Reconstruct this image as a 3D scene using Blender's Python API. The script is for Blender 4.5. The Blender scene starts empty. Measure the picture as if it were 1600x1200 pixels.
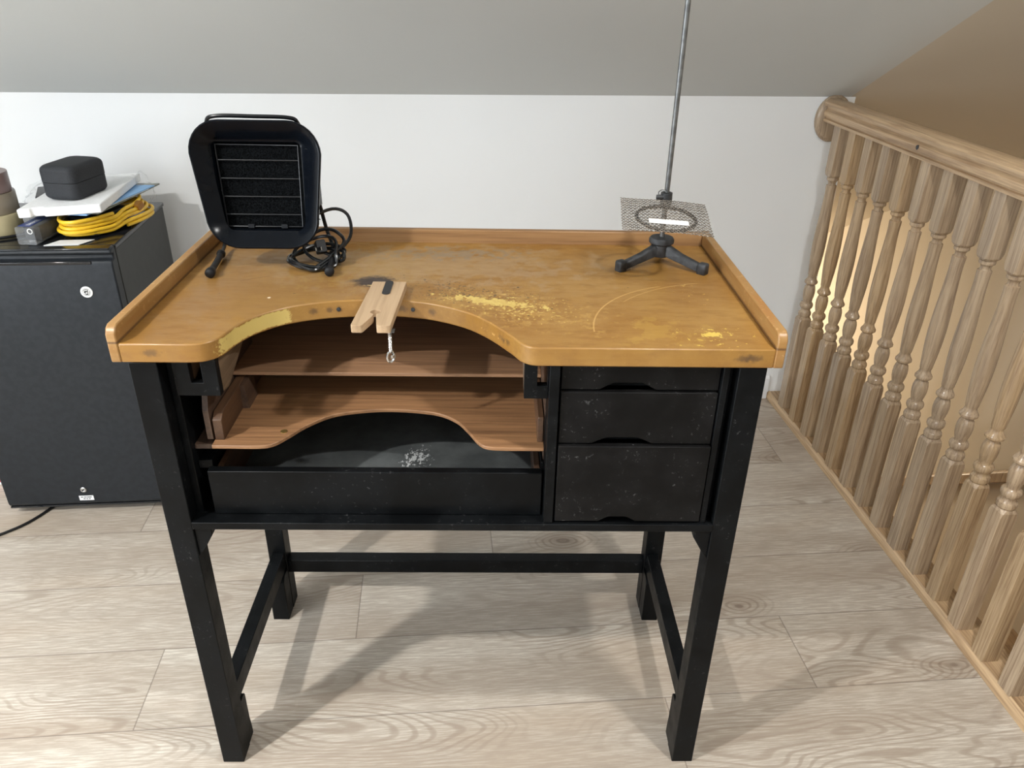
import bpy, bmesh, math, random
from mathutils import Vector, Matrix
random.seed(7)
C = bpy.context.scene.collection
PI = math.pi
TH = math.radians(4.3)           # the bench stands turned by this angle in the room
CT, ST = math.cos(TH), math.sin(TH)
def B2R(p): return Vector((p[0]*CT + p[1]*ST, -p[0]*ST + p[1]*CT, p[2]))

# ------------------------------------------------------------------ camera
pi_, ya_, ro_ = math.radians(28.17), math.radians(1.3512), math.radians(1.1356)
F = Vector((math.sin(ya_)*math.cos(pi_), math.cos(ya_)*math.cos(pi_), -math.sin(pi_)))
Rv = F.cross(Vector((0, 0, 1))).normalized(); Uv = Rv.cross(F)
R2 = Rv*math.cos(ro_) + Uv*math.sin(ro_); U2 = -Rv*math.sin(ro_) + Uv*math.cos(ro_)
rx, ux, bx_ = B2R(R2), B2R(U2), B2R(-F)
cd = bpy.data.cameras.new('camera'); cam = bpy.data.objects.new('camera', cd); C.objects.link(cam)
M = Matrix((rx, ux, bx_)).transposed().to_4x4(); M.translation = B2R((0.0681, -1.0411, 1.4356))
cam.matrix_world = M
cd.sensor_fit = 'HORIZONTAL'; cd.sensor_width = 36; cd.lens = 1219.4456/1600*36; cd.clip_start = 0.02
bpy.context.scene.camera = cam

# ------------------------------------------------------------------ world, lights, exposure
S = bpy.context.scene
S.view_settings.view_transform = 'Standard'; S.view_settings.look = 'None'
S.view_settings.gamma = 1; S.view_settings.use_curve_mapping = False
S.view_settings.exposure = 0.74
w = bpy.data.worlds.new('world'); S.world = w; w.use_nodes = True
w.node_tree.nodes['Background'].inputs[0].default_value = (0.8, 0.85, 1, 1)
w.node_tree.nodes['Background'].inputs[1].default_value = 0.3
POT = [(0.717, -0.465, 2.084, 10.5), (-1.467, -0.84, 2.278, 37), (0.9, -2.75, 2.36, 5), (-1.3, -2.85, 2.36, 4)]

def pot_light(x, y, z, e, col=(1, 0.985, 0.96), r=0.05, blend=1.0, size=2.7):
    l = bpy.data.lights.new('downlight_lamp', 'AREA'); l.shape = 'DISK'; l.size = r*2
    l.energy = e; l.color = col; l.spread = size
    o = bpy.data.objects.new('downlight_lamp', l); C.objects.link(o); o.location = (x, y, z - 0.012)
    return o
for (x, y, z, e) in POT: pot_light(x, y, z, e)
# weak added fill light, tinted cool, behind the camera
l = bpy.data.lights.new('added_fill_light', 'AREA'); l.shape = 'RECTANGLE'; l.size = 1.5; l.size_y = 1.2
l.energy = 2.5; l.color = (0.86, 0.93, 1.0)
o = bpy.data.objects.new('added_fill_light', l); C.objects.link(o); o.location = (-0.6, -3.90, 1.45); o.rotation_euler = (PI/2, 0, 0)
# stronger added fill light from the unseen left side
l = bpy.data.lights.new('added_fill_light', 'AREA'); l.shape = 'RECTANGLE'; l.size = 1.1; l.size_y = 1.6
l.energy = 25; l.color = (0.86, 0.93, 1.0)
o = bpy.data.objects.new('added_fill_light', l); C.objects.link(o); o.location = (-2.355, -0.95, 1.20); o.rotation_euler = (0, -PI/2, 0)
# warm lamp down in the stairwell
l = bpy.data.lights.new('stair_lamp', 'POINT'); l.energy = 27; l.color = (1, 0.84, 0.64); l.shadow_soft_size = 0.08
o = bpy.data.objects.new('stair_lamp', l); C.objects.link(o); o.location = (1.62, 3.85, -0.72)

# ------------------------------------------------------------------ node helpers
class NT:
    def __init__(s, name):
        s.m = bpy.data.materials.new(name); s.m.use_nodes = True; s.t = s.m.node_tree; s.n = s.t.nodes
        s.b = s.n['Principled BSDF']; s.x = 0
    def new(s, kind, **kw):
        n = s.n.new(kind); s.x += 40; n.location = (-1200 + s.x, 0)
        for k, v in kw.items(): setattr(n, k, v)
        return n
    def lk(s, a, b): s.t.links.new(a, b)
    def put(s, sock, v):
        if hasattr(v, 'is_linked') or isinstance(v, bpy.types.NodeSocket): s.lk(v, sock)
        else:
            if isinstance(v, (tuple, list)) and len(v) == 3 and sock.type == 'RGBA': v = (*v, 1)
            sock.default_value = v
    def coord(s, kind='Object'): return s.new('ShaderNodeTexCoord').outputs[kind]
    def mapping(s, vec, loc=(0, 0, 0), scale=(1, 1, 1), rot=(0, 0, 0)):
        n = s.new('ShaderNodeMapping'); s.lk(vec, n.inputs['Vector'])
        n.inputs['Location'].default_value = loc; n.inputs['Scale'].default_value = scale; n.inputs['Rotation'].default_value = rot
        return n.outputs[0]
    def noise(s, vec, scale, detail=3, rough=0.5, dist=0.0):
        n = s.new('ShaderNodeTexNoise'); s.lk(vec, n.inputs['Vector'])
        n.inputs['Scale'].default_value = scale; n.inputs['Detail'].default_value = detail
        n.inputs['Roughness'].default_value = rough; n.inputs['Distortion'].default_value = dist
        return n.outputs[0]
    def math(s, op, a, b=0.0, c=0.0):
        n = s.new('ShaderNodeMath', operation=op); s.put(n.inputs[0], a); s.put(n.inputs[1], b); s.put(n.inputs[2], c)
        return n.outputs[0]
    def vmath(s, op, a, b=(0, 0, 0)):
        n = s.new('ShaderNodeVectorMath', operation=op); s.put(n.inputs[0], a); s.put(n.inputs[1], b)
        return n.outputs[0] if op not in ('LENGTH', 'DISTANCE') else n.outputs['Value']
    def ramp(s, v, a, b, ca=0.0, cb=1.0):    # smooth map of v from [a,b] to [ca,cb]
        n = s.new('ShaderNodeMapRange'); n.interpolation_type = 'SMOOTHSTEP'; s.put(n.inputs[0], v)
        n.inputs[1].default_value = a; n.inputs[2].default_value = b; n.inputs[3].default_value = ca; n.inputs[4].default_value = cb
        return n.outputs[0]
    def mix(s, f, a, b, blend='MIX'):
        n = s.new('ShaderNodeMix', data_type='RGBA', blend_type=blend)
        s.put(n.inputs[0], f); s.put(n.inputs[6], a); s.put(n.inputs[7], b); return n.outputs[2]
    def sep(s, v):
        n = s.new('ShaderNodeSeparateXYZ'); s.lk(v, n.inputs[0]); return n.outputs
    def comb(s, x, y, z):
        n = s.new('ShaderNodeCombineXYZ'); s.put(n.inputs[0], x); s.put(n.inputs[1], y); s.put(n.inputs[2], z); return n.outputs[0]
    def bump(s, h, strength=0.2, dist=0.002):
        n = s.new('ShaderNodeBump'); n.inputs['Strength'].default_value = strength; n.inputs['Distance'].default_value = dist
        s.lk(h, n.inputs['Height']); s.lk(n.outputs[0], s.b.inputs['Normal'])
    def rnd(s): return s.new('ShaderNodeObjectInfo').outputs['Random']
    def attr(s, name, out='Fac'):
        n = s.new('ShaderNodeAttribute', attribute_name=name); return n.outputs[out]
    def fin(s, col=None, rough=None, metal=None, **kw):
        if col is not None: s.put(s.b.inputs['Base Color'], col)
        if rough is not None: s.put(s.b.inputs['Roughness'], rough)
        if metal is not None: s.put(s.b.inputs['Metallic'], metal)
        for k, v in kw.items(): s.put(s.b.inputs[k.replace('_', ' ')], v)
        return s.m

def sr(r, g, b):                                   # 8-bit sRGB to linear
    f = lambda c: (c/255/12.92) if c/255 <= 0.04045 else ((c/255+0.055)/1.055)**2.4
    return (f(r), f(g), f(b))

def plain(name, col, rough=0.5, metal=0.0, var=0.06, scale=30, bump=0.0, **kw):
    m = NT(name); v = m.coord(); n = m.noise(v, scale, 4)
    c = m.mix(m.ramp(n, 0.35, 0.65), tuple(max(0, x*(1-var)) for x in col), tuple(min(1, x*(1+var)) for x in col))
    if bump: m.bump(n, bump, 0.001)
    return m.fin(c, rough, metal, **kw)

def wood(name, ca, cb, axis=2, rough=0.35, ring=8.0, fine=1.0, var=0.18, bump=0.15, coat=0.0):
    """grain runs along `axis` of the object's own frame"""
    m = NT(name); v = m.coord(); r = m.rnd()
    sc = [1.0, 1.0, 1.0]; sc[axis] = 0.035
    off = m.comb(m.math('MULTIPLY', r, 37.0), m.math('MULTIPLY', r, 91.0), m.math('MULTIPLY', r, 53.0))
    g = m.vmath('ADD', m.mapping(v, scale=tuple(sc)), off)
    n1 = m.noise(g, 260*fine, 3, 0.6)
    n2 = m.noise(g, 60*fine, 2, 0.5, 0.1); n3 = m.noise(g, 11, 1, 0.4, 0.2)
    rings = m.math('SINE', m.math('MULTIPLY', n3, ring*PI*2))
    f = m.math('ADD', m.math('ADD', m.math('MULTIPLY', m.ramp(n1, 0.35, 0.7), 0.60), m.math('MULTIPLY', m.ramp(n2, 0.3, 0.7), 0.20)), m.math('MULTIPLY', m.ramp(rings, 0.2, 1.0), 0.20))
    c = m.mix(f, ca, cb)
    tone = m.math('ADD', m.math('MULTIPLY', r, var), 1.0 - var/2)
    hsv = m.new('ShaderNodeHueSaturation'); m.lk(c, hsv.inputs['Color']); m.lk(tone, hsv.inputs['Value'])
    m.put(hsv.inputs['Saturation'], m.math('ADD', m.math('MULTIPLY', m.math('FRACT', m.math('MULTIPLY', r, 7.3)), 0.22), 0.78))
    m.bump(n1, bump, 0.0008)
    return m.fin(hsv.outputs[0], rough, Coat_Weight=coat, Coat_Roughness=0.15)

MAT = {}
# ---- wall paints
def paint(name, col, rough=0.6):
    m = NT(name); v = m.coord(); n = m.noise(v, 3.0, 3); n2 = m.noise(v, 420, 2)
    c = m.mix(m.ramp(n, 0.3, 0.7), tuple(x*0.985 for x in col), col); m.bump(n2, 0.05, 0.0006)
    return m.fin(c, rough)
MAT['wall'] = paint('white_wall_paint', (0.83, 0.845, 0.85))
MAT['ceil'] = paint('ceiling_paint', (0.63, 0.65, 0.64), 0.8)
MAT['stair'] = paint('beige_stairwell_paint_and_dim_ceiling', (0.62, 0.56, 0.46), 0.7)  # wall paint; on the ceiling the colour carries the light falloff
MAT['backwall'] = paint('low_bounce_back_wall', (0.30, 0.29, 0.27))  # dark tone chosen to cut light bounced off the unseen wall
MAT['trimwhite'] = plain('white_trim_paint', (0.82, 0.83, 0.84), 0.35, var=0.02)

# ---- laminate floor: one face per plank, plank colour and grain from face data
def floor_mat():
    m = NT('greige_laminate_planks')
    uv = m.new('ShaderNodeUVMap', uv_map='plank').outputs[0]
    r = m.attr('tone'); L = m.attr('len')
    u = m.sep(uv); U_, V_ = u[0], u[1]
    off = m.comb(m.math('MULTIPLY', r, 31.7), m.math('MULTIPLY', r, 17.3), 0.0)
    p = m.vmath('ADD', uv, off)
    fine = m.noise(m.mapping(p, scale=(16, 230, 1)), 1.0, 4, 0.65)
    mid = m.noise(m.mapping(p, scale=(1.0, 9, 1)), 1.0, 3, 0.5)
    brn = m.noise(m.mapping(p, scale=(1.4, 5, 1), loc=(4, 7, 0)), 1.0, 2, 0.5)
    fig = m.noise(m.mapping(p, scale=(1.5, 6.5, 1)), 1.0, 1.5, 0.4, 0.35)
    rings = m.math('SINE', m.math('MULTIPLY', m.math('ADD', fig, m.math('MULTIPLY', fine, 0.008)), 190.0))
    cath = m.math('MULTIPLY', m.ramp(rings, 0.0, 1.0), m.ramp(m.noise(m.mapping(p, scale=(1.1, 3.4, 1), loc=(9, 3, 0)), 1.0, 1), 0.44, 0.62))
    # knots
    vo = m.new('ShaderNodeTexVoronoi', feature='F1'); m.lk(m.mapping(p, scale=(2.1, 4.2, 1), loc=(0.2, 0.4, 0)), vo.inputs['Vector']); vo.inputs['Scale'].default_value = 1.0
    kd = m.math('ADD', vo.outputs['Distance'], m.math('MULTIPLY', m.math('SUBTRACT', mid, 0.5), 0.22))
    keep = m.ramp(m.sep(vo.outputs['Color'])[0], 0.44, 0.48)
    knot = m.math('MULTIPLY', m.ramp(kd, 0.02, 0.09, 1.0, 0.0), keep)
    halo = m.math('MULTIPLY', m.ramp(kd, 0.04, 0.32, 1.0, 0.0), keep)
    krings = m.math('MULTIPLY', m.ramp(m.math('SINE', m.math('MULTIPLY', kd, 150.0)), 0.0, 1.0), halo)
    light, dark, brown = sr(216, 209, 196), sr(184, 172, 157), sr(150, 134, 118)
    c = m.mix(m.ramp(mid, 0.28, 0.72), dark, light)
    c = m.mix(m.math('MULTIPLY', m.ramp(fine, 0.42, 0.66, 1.0, 0.0), 0.55), c, brown)
    c = m.mix(m.math('MULTIPLY', m.ramp(brn, 0.52, 0.72), 0.40), c, sr(176, 156, 134))
    c = m.mix(m.math('MULTIPLY', cath, 0.60), c, brown)
    c = m.mix(m.math('MULTIPLY', halo, 0.50), c, sr(152, 134, 115))
    c = m.mix(m.math('MULTIPLY', krings, 0.6), c, sr(120, 103, 88))
    c = m.mix(m.math('MULTIPLY', knot, 0.65), c, sr(98, 82, 70))
    c = m.mix(m.math('MULTIPLY', m.math('FRACT', m.math('MULTIPLY', r, 5.7)), 0.16), c, sr(160, 146, 132))
    e1 = m.math('MINIMUM', U_, m.math('SUBTRACT', L, U_)); e2 = m.math('MINIMUM', V_, m.math('SUBTRACT', 0.224, V_))
    e = m.math('MINIMUM', e1, e2); seam = m.ramp(e, 0.0006, 0.0019, 1.0, 0.0)
    c = m.mix(m.math('MULTIPLY', seam, 0.6), c, sr(104, 92, 82))
    m.bump(m.math('SUBTRACT', m.math('MULTIPLY', fine, 0.4), seam), 0.25, 0.0008)
    return m.fin(c, m.math('ADD', m.math('MULTIPLY', fine, 0.25), 0.28))
MAT['floor'] = floor_mat()

# ---- woods
MAT['oak'] = wood('grey_oak_baluster', sr(188, 160, 122), sr(134, 106, 76), 2, 0.26, 7, 0.9, 0.16, 0.2, 0.25)
MAT['oakrail'] = wood('golden_oak_rail', sr(205, 172, 128), sr(146, 112, 76), 1, 0.34, 6, 0.7, 0.05, 0.15, 0.2)
MAT['innerx'] = wood('brown_plywood', sr(156, 108, 58), sr(112, 74, 38), 0, 0.45, 5, 0.6, 0.1, 0.1)
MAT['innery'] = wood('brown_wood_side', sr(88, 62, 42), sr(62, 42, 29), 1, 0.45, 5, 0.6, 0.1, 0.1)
MAT['cheek'] = wood('greyed_raw_wood', sr(118, 98, 76), sr(88, 70, 52), 1, 0.5, 3, 0.8, 0.05, 0.1)
MAT['pin'] = wood('pale_beech', sr(188, 152, 104), sr(166, 130, 84), 1, 0.5, 3, 0.8, 0.05, 0.1)

# ---- worn bench top
def top_mat(name='worn_golden_bench_top', edge=False):
    m = NT(name); v = m.coord(); s = m.sep(v); X, Y, Z = s[0], s[1], s[2]
    n_big = m.noise(v, 7, 4, 0.6); n_mid = m.noise(m.mapping(v, scale=(0.5, 1.5, 1)), 42, 4, 0.6); n_f = m.noise(v, 240, 3, 0.6)
    grain = m.noise(m.mapping(v, scale=(6, 160, 160)), 1.0, 4, 0.6)
    c = m.mix(m.ramp(n_big, 0.32, 0.68), sr(146, 104, 46), sr(160, 121, 62))
    c = m.mix(m.math('MULTIPLY', m.ramp(n_mid, 0.45, 0.7), 0.35), c, sr(122, 84, 42))
    c = m.mix(m.math('MULTIPLY', m.ramp(grain, 0.45, 0.7), 0.14), c, sr(124, 80, 36))
    c = m.mix(m.math('MULTIPLY', m.ramp(n_f, 0.60, 0.72), 0.25), c, sr(182, 142, 86))
    def ell(cx, cy, rx_, ry_, rot=0.0, amt=0.5, ns=60, cz=None):
        ca, sa = math.cos(rot), math.sin(rot)
        dx = m.math('SUBTRACT', X, cx); dy = m.math('SUBTRACT', Y, cy)
        a = m.math('DIVIDE', m.math('ADD', m.math('MULTIPLY', dx, ca), m.math('MULTIPLY', dy, sa)), rx_)
        b = m.math('DIVIDE', m.math('SUBTRACT', m.math('MULTIPLY', dy, ca), m.math('MULTIPLY', dx, sa)), ry_)
        d = m.math('SQRT', m.math('ADD', m.math('MULTIPLY', a, a), m.math('MULTIPLY', b, b)))
        nn = m.ramp(m.noise(v, ns, 4, 0.65), 0.3, 0.7)
        return m.math('ADD', d, m.math('MULTIPLY', m.math('SUBTRACT', nn, 0.5), amt))
    ontop = m.ramp(Z, 0.9365, 0.938)
    def stain(col, d, lo, hi, k=1.0, top=True):
        nonlocal c
        f = m.math('MULTIPLY', m.ramp(d, lo, hi, 1.0, 0.0), k)
        if top: f = m.math('MULTIPLY', f, ontop)
        c = m.mix(f, c, col)
    # pale scoured zone at the back and centre
    stain(sr(164, 136, 100), ell(-0.06, 0.36, 0.26, 0.10, 0, 1.6, 30), 0.5, 1.3, 0.55)
    stain(sr(146, 112, 72), ell(-0.30, 0.20, 0.16, 0.14, 0.3, 1.4, 24), 0.5, 1.3, 0.45)
    stain(sr(136, 122, 102), ell(-0.03, 0.42, 0.12, 0.03, 0, 2.0, 60), 0.6, 1.0, 0.6)
    stain(sr(158, 126, 70), ell(-0.20, 0.33, 0.09, 0.09, 0, 3.2, 110), 0.2, 0.9, 0.6)
    # worn dark speckle right of the pin
    stain(sr(82, 68, 50), ell(0.02, 0.22, 0.17, 0.055, -0.35, 5.0, 160), -1.4, -1.0, 0.8)
    stain(sr(70, 58, 42), ell(-0.02, 0.205, 0.12, 0.03, -0.2, 5.5, 200), -1.7, -1.3, 0.8)
    # raw yellow wood where the veneer chipped away
    yel = sr(212, 186, 104)
    stain(yel, ell(0.060, 0.178, 0.085, 0.013, -0.28, 1.3, 90), 0.7, 0.95, 0.95)
    stain(yel, ell(0.095, 0.160, 0.085, 0.042, -0.40, 5.0, 130), -0.95, -0.6, 0.85)
    stain(sr(190, 152, 80), ell(0.10, 0.15, 0.10, 0.045, -0.4, 3.0, 60), 0.3, 0.9, 0.35)
    stain(sr(184, 148, 70), ell(0.325, 0.060, 0.050, 0.036, 0.1, 2.6, 30), 0.4, 0.9, 0.32)
    stain(sr(212, 182, 84), ell(0.402, 0.056, 0.017, 0.008, 0.1, 1.6, 90), 0.7, 0.95, 0.95)
    stain(sr(212, 182, 84), ell(0.400, 0.045, 0.055, 0.040, 0.0, 6.0, 110), -1.75, -1.6, 0.95)
    stain(sr(206, 168, 86), ell(0.40, 0.22, 0.10, 0.14, 0.0, 6.0, 120), -2.55, -2.45, 0.9)
    # burn mark behind the pin, dark scratches
    stain(sr(44, 34, 34), ell(-0.150, 0.266, 0.042, 0.030, 0, 0.4, 60), 0.5, 1.15, 0.95)
    stain(sr(236, 204, 130), ell(-0.148, 0.247, 0.018, 0.0018, 0, 0.8, 90), 0.6, 0.9, 0.95)
    stain(sr(120, 78, 38), ell(-0.36, 0.275, 0.030, 0.0016, 0.5, 1.0, 90), 0.6, 1.0, 0.9)
    stain(sr(232, 214, 186), ell(-0.313, 0.185, 0.0035, 0.006, 0.5, 1.0, 160), 0.6, 0.9, 0.9)
    stain(sr(40, 30, 24), ell(-0.275, 0.205, 0.004, 0.0015, 0, 0.5, 90), 0.6, 0.9, 0.9)
    for (px, py, rr) in ((0.12, 0.12, .002), (0.3, 0.25, .0018), (-0.4, 0.2, .0016), (0.105, 0.245, .004), (-0.1, 0.3, .0018), (0.22, 0.31, .0014)):
        stain(sr(56, 40, 26), ell(px, py, rr, rr*0.8, 0, 0.6, 200), 0.5, 1.0, 0.9)
    # long curved pale scratches
    def arc(cx, cy, R, a0, a1, wd):
        nonlocal c
        dx = m.math('SUBTRACT', X, cx); dy = m.math('SUBTRACT', Y, cy)
        d = m.math('ABSOLUTE', m.math('SUBTRACT', m.math('SQRT', m.math('ADD', m.math('MULTIPLY', dx, dx), m.math('MULTIPLY', dy, dy))), R))
        an = m.math('ARCTAN2', dy, dx)
        k = m.math('MULTIPLY', m.ramp(an, a0, a0+0.05), m.ramp(an, a1-0.05, a1, 1.0, 0.0))
        f = m.math('MULTIPLY', m.math('MULTIPLY', m.ramp(d, wd*0.5, wd, 1.0, 0.0), k), ontop)
        c = m.mix(m.math('MULTIPLY', f, 0.8), c, sr(196, 156, 92))
    arc(0.43, 0.06, 0.21, 1.9, 3.35, 0.0016)
    arc(0.48, 0.03, 0.25, 1.75, 2.5, 0.0012)
    arc(0.44, 0.34, 0.12, 2.6, 3.4, 0.0012)
    # front edge: raw patch on the left of the arch, knocks, dark dents
    side = m.math('SUBTRACT', 1.0, ontop)
    def sstain(col, cx, rx_, cy, ry_, lo, hi, k, amt=0.8, ns=80, cz=0.922, rz=0.013, square=False):
        nonlocal c
        a = m.math('DIVIDE', m.math('SUBTRACT', X, cx), rx_); b = m.math('DIVIDE', m.math('SUBTRACT', Z, cz), rz)
        cc = m.math('DIVIDE', m.math('SUBTRACT', Y, cy), ry_)
        d = m.math('SQRT', m.math('ADD', m.math('ADD', m.math('MULTIPLY', a, a), m.math('MULTIPLY', b, b)), m.math('MULTIPLY', cc, cc)))
        if square: d = m.math('MAXIMUM', m.math('ABSOLUTE', a), m.math('ABSOLUTE', b))
        d = m.math('ADD', d, m.math('MULTIPLY', m.math('SUBTRACT', m.noise(v, ns, 4, 0.65), 0.5), amt))
        f = m.math('MULTIPLY', m.math('MULTIPLY', m.ramp(d, lo, hi, 1.0, 0.0), k), side); c = m.mix(f, c, col)
    sstain(sr(212, 188, 112), -0.3085, 0.040, 0.108, 0.055, 0.90, 1.02, 0.95, 0.9, 130, cz=0.9235, rz=0.0125, square=True)
    for (sx, sy, rr) in ((-0.21, .17, .007), (-0.195, .17, .005), (-0.235, .16, .010), (-0.04, .165, .010), (-0.09, .18, .012), (0.075, .05, .010), (0.083, .04, .008), (0.455, 0, .022), (-0.44, 0, .02), (0.44, 0, .02)):
        sstain(sr(88, 66, 44), sx, rr, sy, rr*2+.01, 0.2, 1.0, 0.7, 1.6, 120, cz=0.924, rz=0.008)
    sstain(sr(226, 180, 110), 0.06, 0.10, 0.07, 0.12, -0.3, 0.0, 0.5, 3.0, 160)
    m.bump(m.math('ADD', m.math('MULTIPLY', n_f, 0.4), n_mid), 0.08, 0.001)
    rough = m.ramp(n_mid, 0.3, 0.7, 0.30, 0.46)
    return m.fin(c, rough, Coat_Weight=0.12, Coat_Roughness=0.2)
MAT['top'] = top_mat()
def rail_mat():
    m = NT('honey_wood_rail'); v = m.coord(); s = m.sep(v)
    g = m.noise(m.mapping(v, scale=(60, 9, 120)), 1.0, 4, 0.6); g2 = m.noise(m.mapping(v, scale=(6, 6, 60)), 1.0, 3)
    c = m.mix(m.ramp(g2, 0.3, 0.7), sr(146, 106, 56), sr(160, 124, 76))
    c = m.mix(m.math('MULTIPLY', m.ramp(g, 0.45, 0.7), 0.35), c, sr(150, 92, 44))
    wear = m.ramp(m.noise(v, 90, 4, 0.7), 0.58, 0.66)
    c = m.mix(m.math('MULTIPLY', wear, 0.25), c, sr(220, 180, 130))
    seam = m.ramp(m.math('ABSOLUTE', m.math('SUBTRACT', s[2], 0.9405)), 0.001, 0.0025, 1.0, 0.0)
    c = m.mix(m.math('MULTIPLY', seam, 0.75), c, sr(84, 58, 38))
    m.bump(g, 0.1, 0.0006)
    return m.fin(c, 0.38, Coat_Weight=0.1)
MAT['rail'] = rail_mat()
def black_paint(name, base=(0.0030, 0.0034, 0.0038), grain_axis=0, rough=0.30, scuff=0.5):
    m = NT(name); v = m.coord()
    sc = [1, 1, 1]; sc[grain_axis] = 0.06
    g = m.noise(m.mapping(v, scale=tuple(sc)), 180, 4, 0.6); n = m.noise(v, 14, 4, 0.6); f = m.noise(v, 130, 4, 0.7)
    c = m.mix(m.ramp(n, 0.35, 0.7), base, tuple(x*2.0 for x in base))
    sc_ = m.math('MULTIPLY', m.ramp(f, 0.60, 0.72), m.ramp(n, 0.42, 0.60))
    c = m.mix(m.math('MULTIPLY', sc_, scuff), c, (0.10, 0.10, 0.10))
    m.bump(m.math('ADD', m.math('MULTIPLY', g, 0.7), m.math('MULTIPLY', f, 0.3)), 0.25, 0.0008)
    return m.fin(c, m.ramp(n, 0.3, 0.7, rough, rough+0.16), Specular_IOR_Level=0.12)
MAT['black'] = black_paint('black_brushed_paint'); MAT['blackz'] = black_paint('black_leg_paint', grain_axis=2, rough=0.34)
MAT['drawer'] = black_paint('black_scuffed_drawer_paint', base=(0.0050, 0.0048, 0.0048), scuff=1.0, rough=0.36)
def tray_mat():
    m = NT('dark_grey_tray_lining'); v = m.coord(); s = m.sep(v)
    n = m.noise(v, 18, 4, 0.6); f = m.noise(m.mapping(v, scale=(1, 0.6, 1)), 150, 4, 0.7)
    c = m.mix(m.ramp(n, 0.3, 0.7), (0.060, 0.066, 0.067), (0.10, 0.108, 0.108))
    dx = m.math('DIVIDE', m.math('SUBTRACT', s[0], -0.078), 0.035); dy = m.math('DIVIDE', m.math('SUBTRACT', s[1], 0.175), 0.045)
    d = m.math('ADD', m.math('SQRT', m.math('ADD', m.math('MULTIPLY', dx, dx), m.math('MULTIPLY', dy, dy))), m.math('MULTIPLY', m.math('SUBTRACT', f, 0.5), 5.0))
    c = m.mix(m.ramp(d, 0.1, 0.4, 0.9, 0.0), c, (0.55, 0.57, 0.57))
    return m.fin(c, 0.6)
MAT['tray'] = tray_mat()
MAT['plastic'] = plain('black_gloss_plastic', (0.0030, 0.0042, 0.0065), 0.2, var=0.1, scale=12, Specular_IOR_Level=0.16)
MAT['plastic_m'] = plain('black_matte_plastic', (0.009, 0.010, 0.012), 0.38, var=0.1, Specular_IOR_Level=0.2)
MAT['foam'] = plain('dark_filter_foam', (0.0035, 0.004, 0.0045), 0.95, var=0.7, scale=420, bump=0.6, Specular_IOR_Level=0.03)
MAT['rubber'] = plain('black_rubber', (0.008, 0.008, 0.009), 0.5, Specular_IOR_Level=0.3)
MAT['wire'] = plain('black_enamelled_wire', (0.005, 0.006, 0.007), 0.25, Specular_IOR_Level=0.25)
MAT['iron'] = plain('dark_cast_iron', (0.040, 0.042, 0.045), 0.55, 0.3, var=0.35, scale=60, bump=0.5)
MAT['steel'] = plain('dull_steel_rod', (0.16, 0.165, 0.165), 0.42, 0.75, var=0.2, scale=70)
MAT['chrome'] = plain('bright_steel', (0.62, 0.62, 0.62), 0.22, 1.0, var=0.1)
MAT['mesh'] = plain('nickel_wire_mesh', (0.34, 0.315, 0.28), 0.42, 0.5, var=0.35, scale=160)
MAT['ceramic'] = plain('white_ceramic_strip', (0.86, 0.85, 0.82), 0.7, var=0.03)
MAT['fridge'] = plain('black_textured_fridge_door', (0.018, 0.021, 0.025), 0.42, var=0.12, scale=60, bump=0.05, Specular_IOR_Level=0.25)
MAT['fridge_side'] = plain('dark_grey_fridge_side', (0.040, 0.042, 0.041), 0.45, var=0.06, scale=40, bump=0.1, Specular_IOR_Level=0.25)
MAT['fridge_gloss'] = plain('glossy_black_trim', (0.012, 0.013, 0.015), 0.12, var=0.1)
MAT['white'] = plain('white_plastic', (0.82, 0.82, 0.80), 0.4, var=0.03)
MAT['styro'] = plain('white_expanded_foam', (0.86, 0.87, 0.87), 0.8, var=0.03, scale=160, bump=0.35)
MAT['casefoam'] = plain('black_moulded_case', (0.018, 0.020, 0.024), 0.75, var=0.25, scale=500, bump=0.5)
MAT['yellow'] = plain('yellow_rubber_cable', sr(232, 188, 44), 0.38, var=0.08)
MAT['brass'] = plain('amber_plug', sr(150, 100, 20), 0.3, 0.2)
MAT['blue'] = plain('light_blue_paper', sr(140, 184, 228), 0.6, var=0.03)
MAT['paper'] = plain('white_paper', (0.78, 0.79, 0.80), 0.6, var=0.03)
MAT['greypaper'] = plain('grey_catalogue_cover', sr(120, 124, 112), 0.4, var=0.2, scale=50)
MAT['navy'] = plain('navy_blue_label', sr(40, 56, 110), 0.4, var=0.1)
MAT['mauve'] = plain('brown_mauve_tape', sr(124, 102, 98), 0.3, var=0.08)
MAT['taupe'] = plain('taupe_tape', sr(128, 118, 102), 0.3, var=0.08)
MAT['tan'] = plain('tan_masking_tape', sr(176, 164, 128), 0.5, var=0.06)
MAT['core'] = plain('pale_cardboard_core', (0.62, 0.64, 0.64), 0.35, var=0.05)
MAT['red'] = plain('crimson_carton_print', sr(196, 40, 66), 0.45, var=0.05)
m = NT('clear_plastic'); MAT['clear'] = m.fin((0.86, 0.88, 0.92), 0.06, Transmission_Weight=0.92, IOR=1.35)
m = NT('clear_plastic_film'); v = m.coord(); m.bump(m.noise(v, 60, 4, 0.7, 1.0), 0.9, 0.004)
MAT['film'] = m.fin((0.86, 0.89, 0.92), 0.12, Alpha=0.13)
m = NT('glowing_lamp_lens'); MAT['lens'] = m.fin((0.9, 0.9, 0.88), 0.4, Emission_Color=(1, 0.95, 0.88, 1), Emission_Strength=6.0)
m = NT('added_fill_glow'); MAT['glow_pane'] = m.fin((0.8, 0.85, 0.9), 0.1, Emission_Color=(0.86, 0.93, 1, 1), Emission_Strength=1.6)  # glow for the added windows, which only serve as fill

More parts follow.
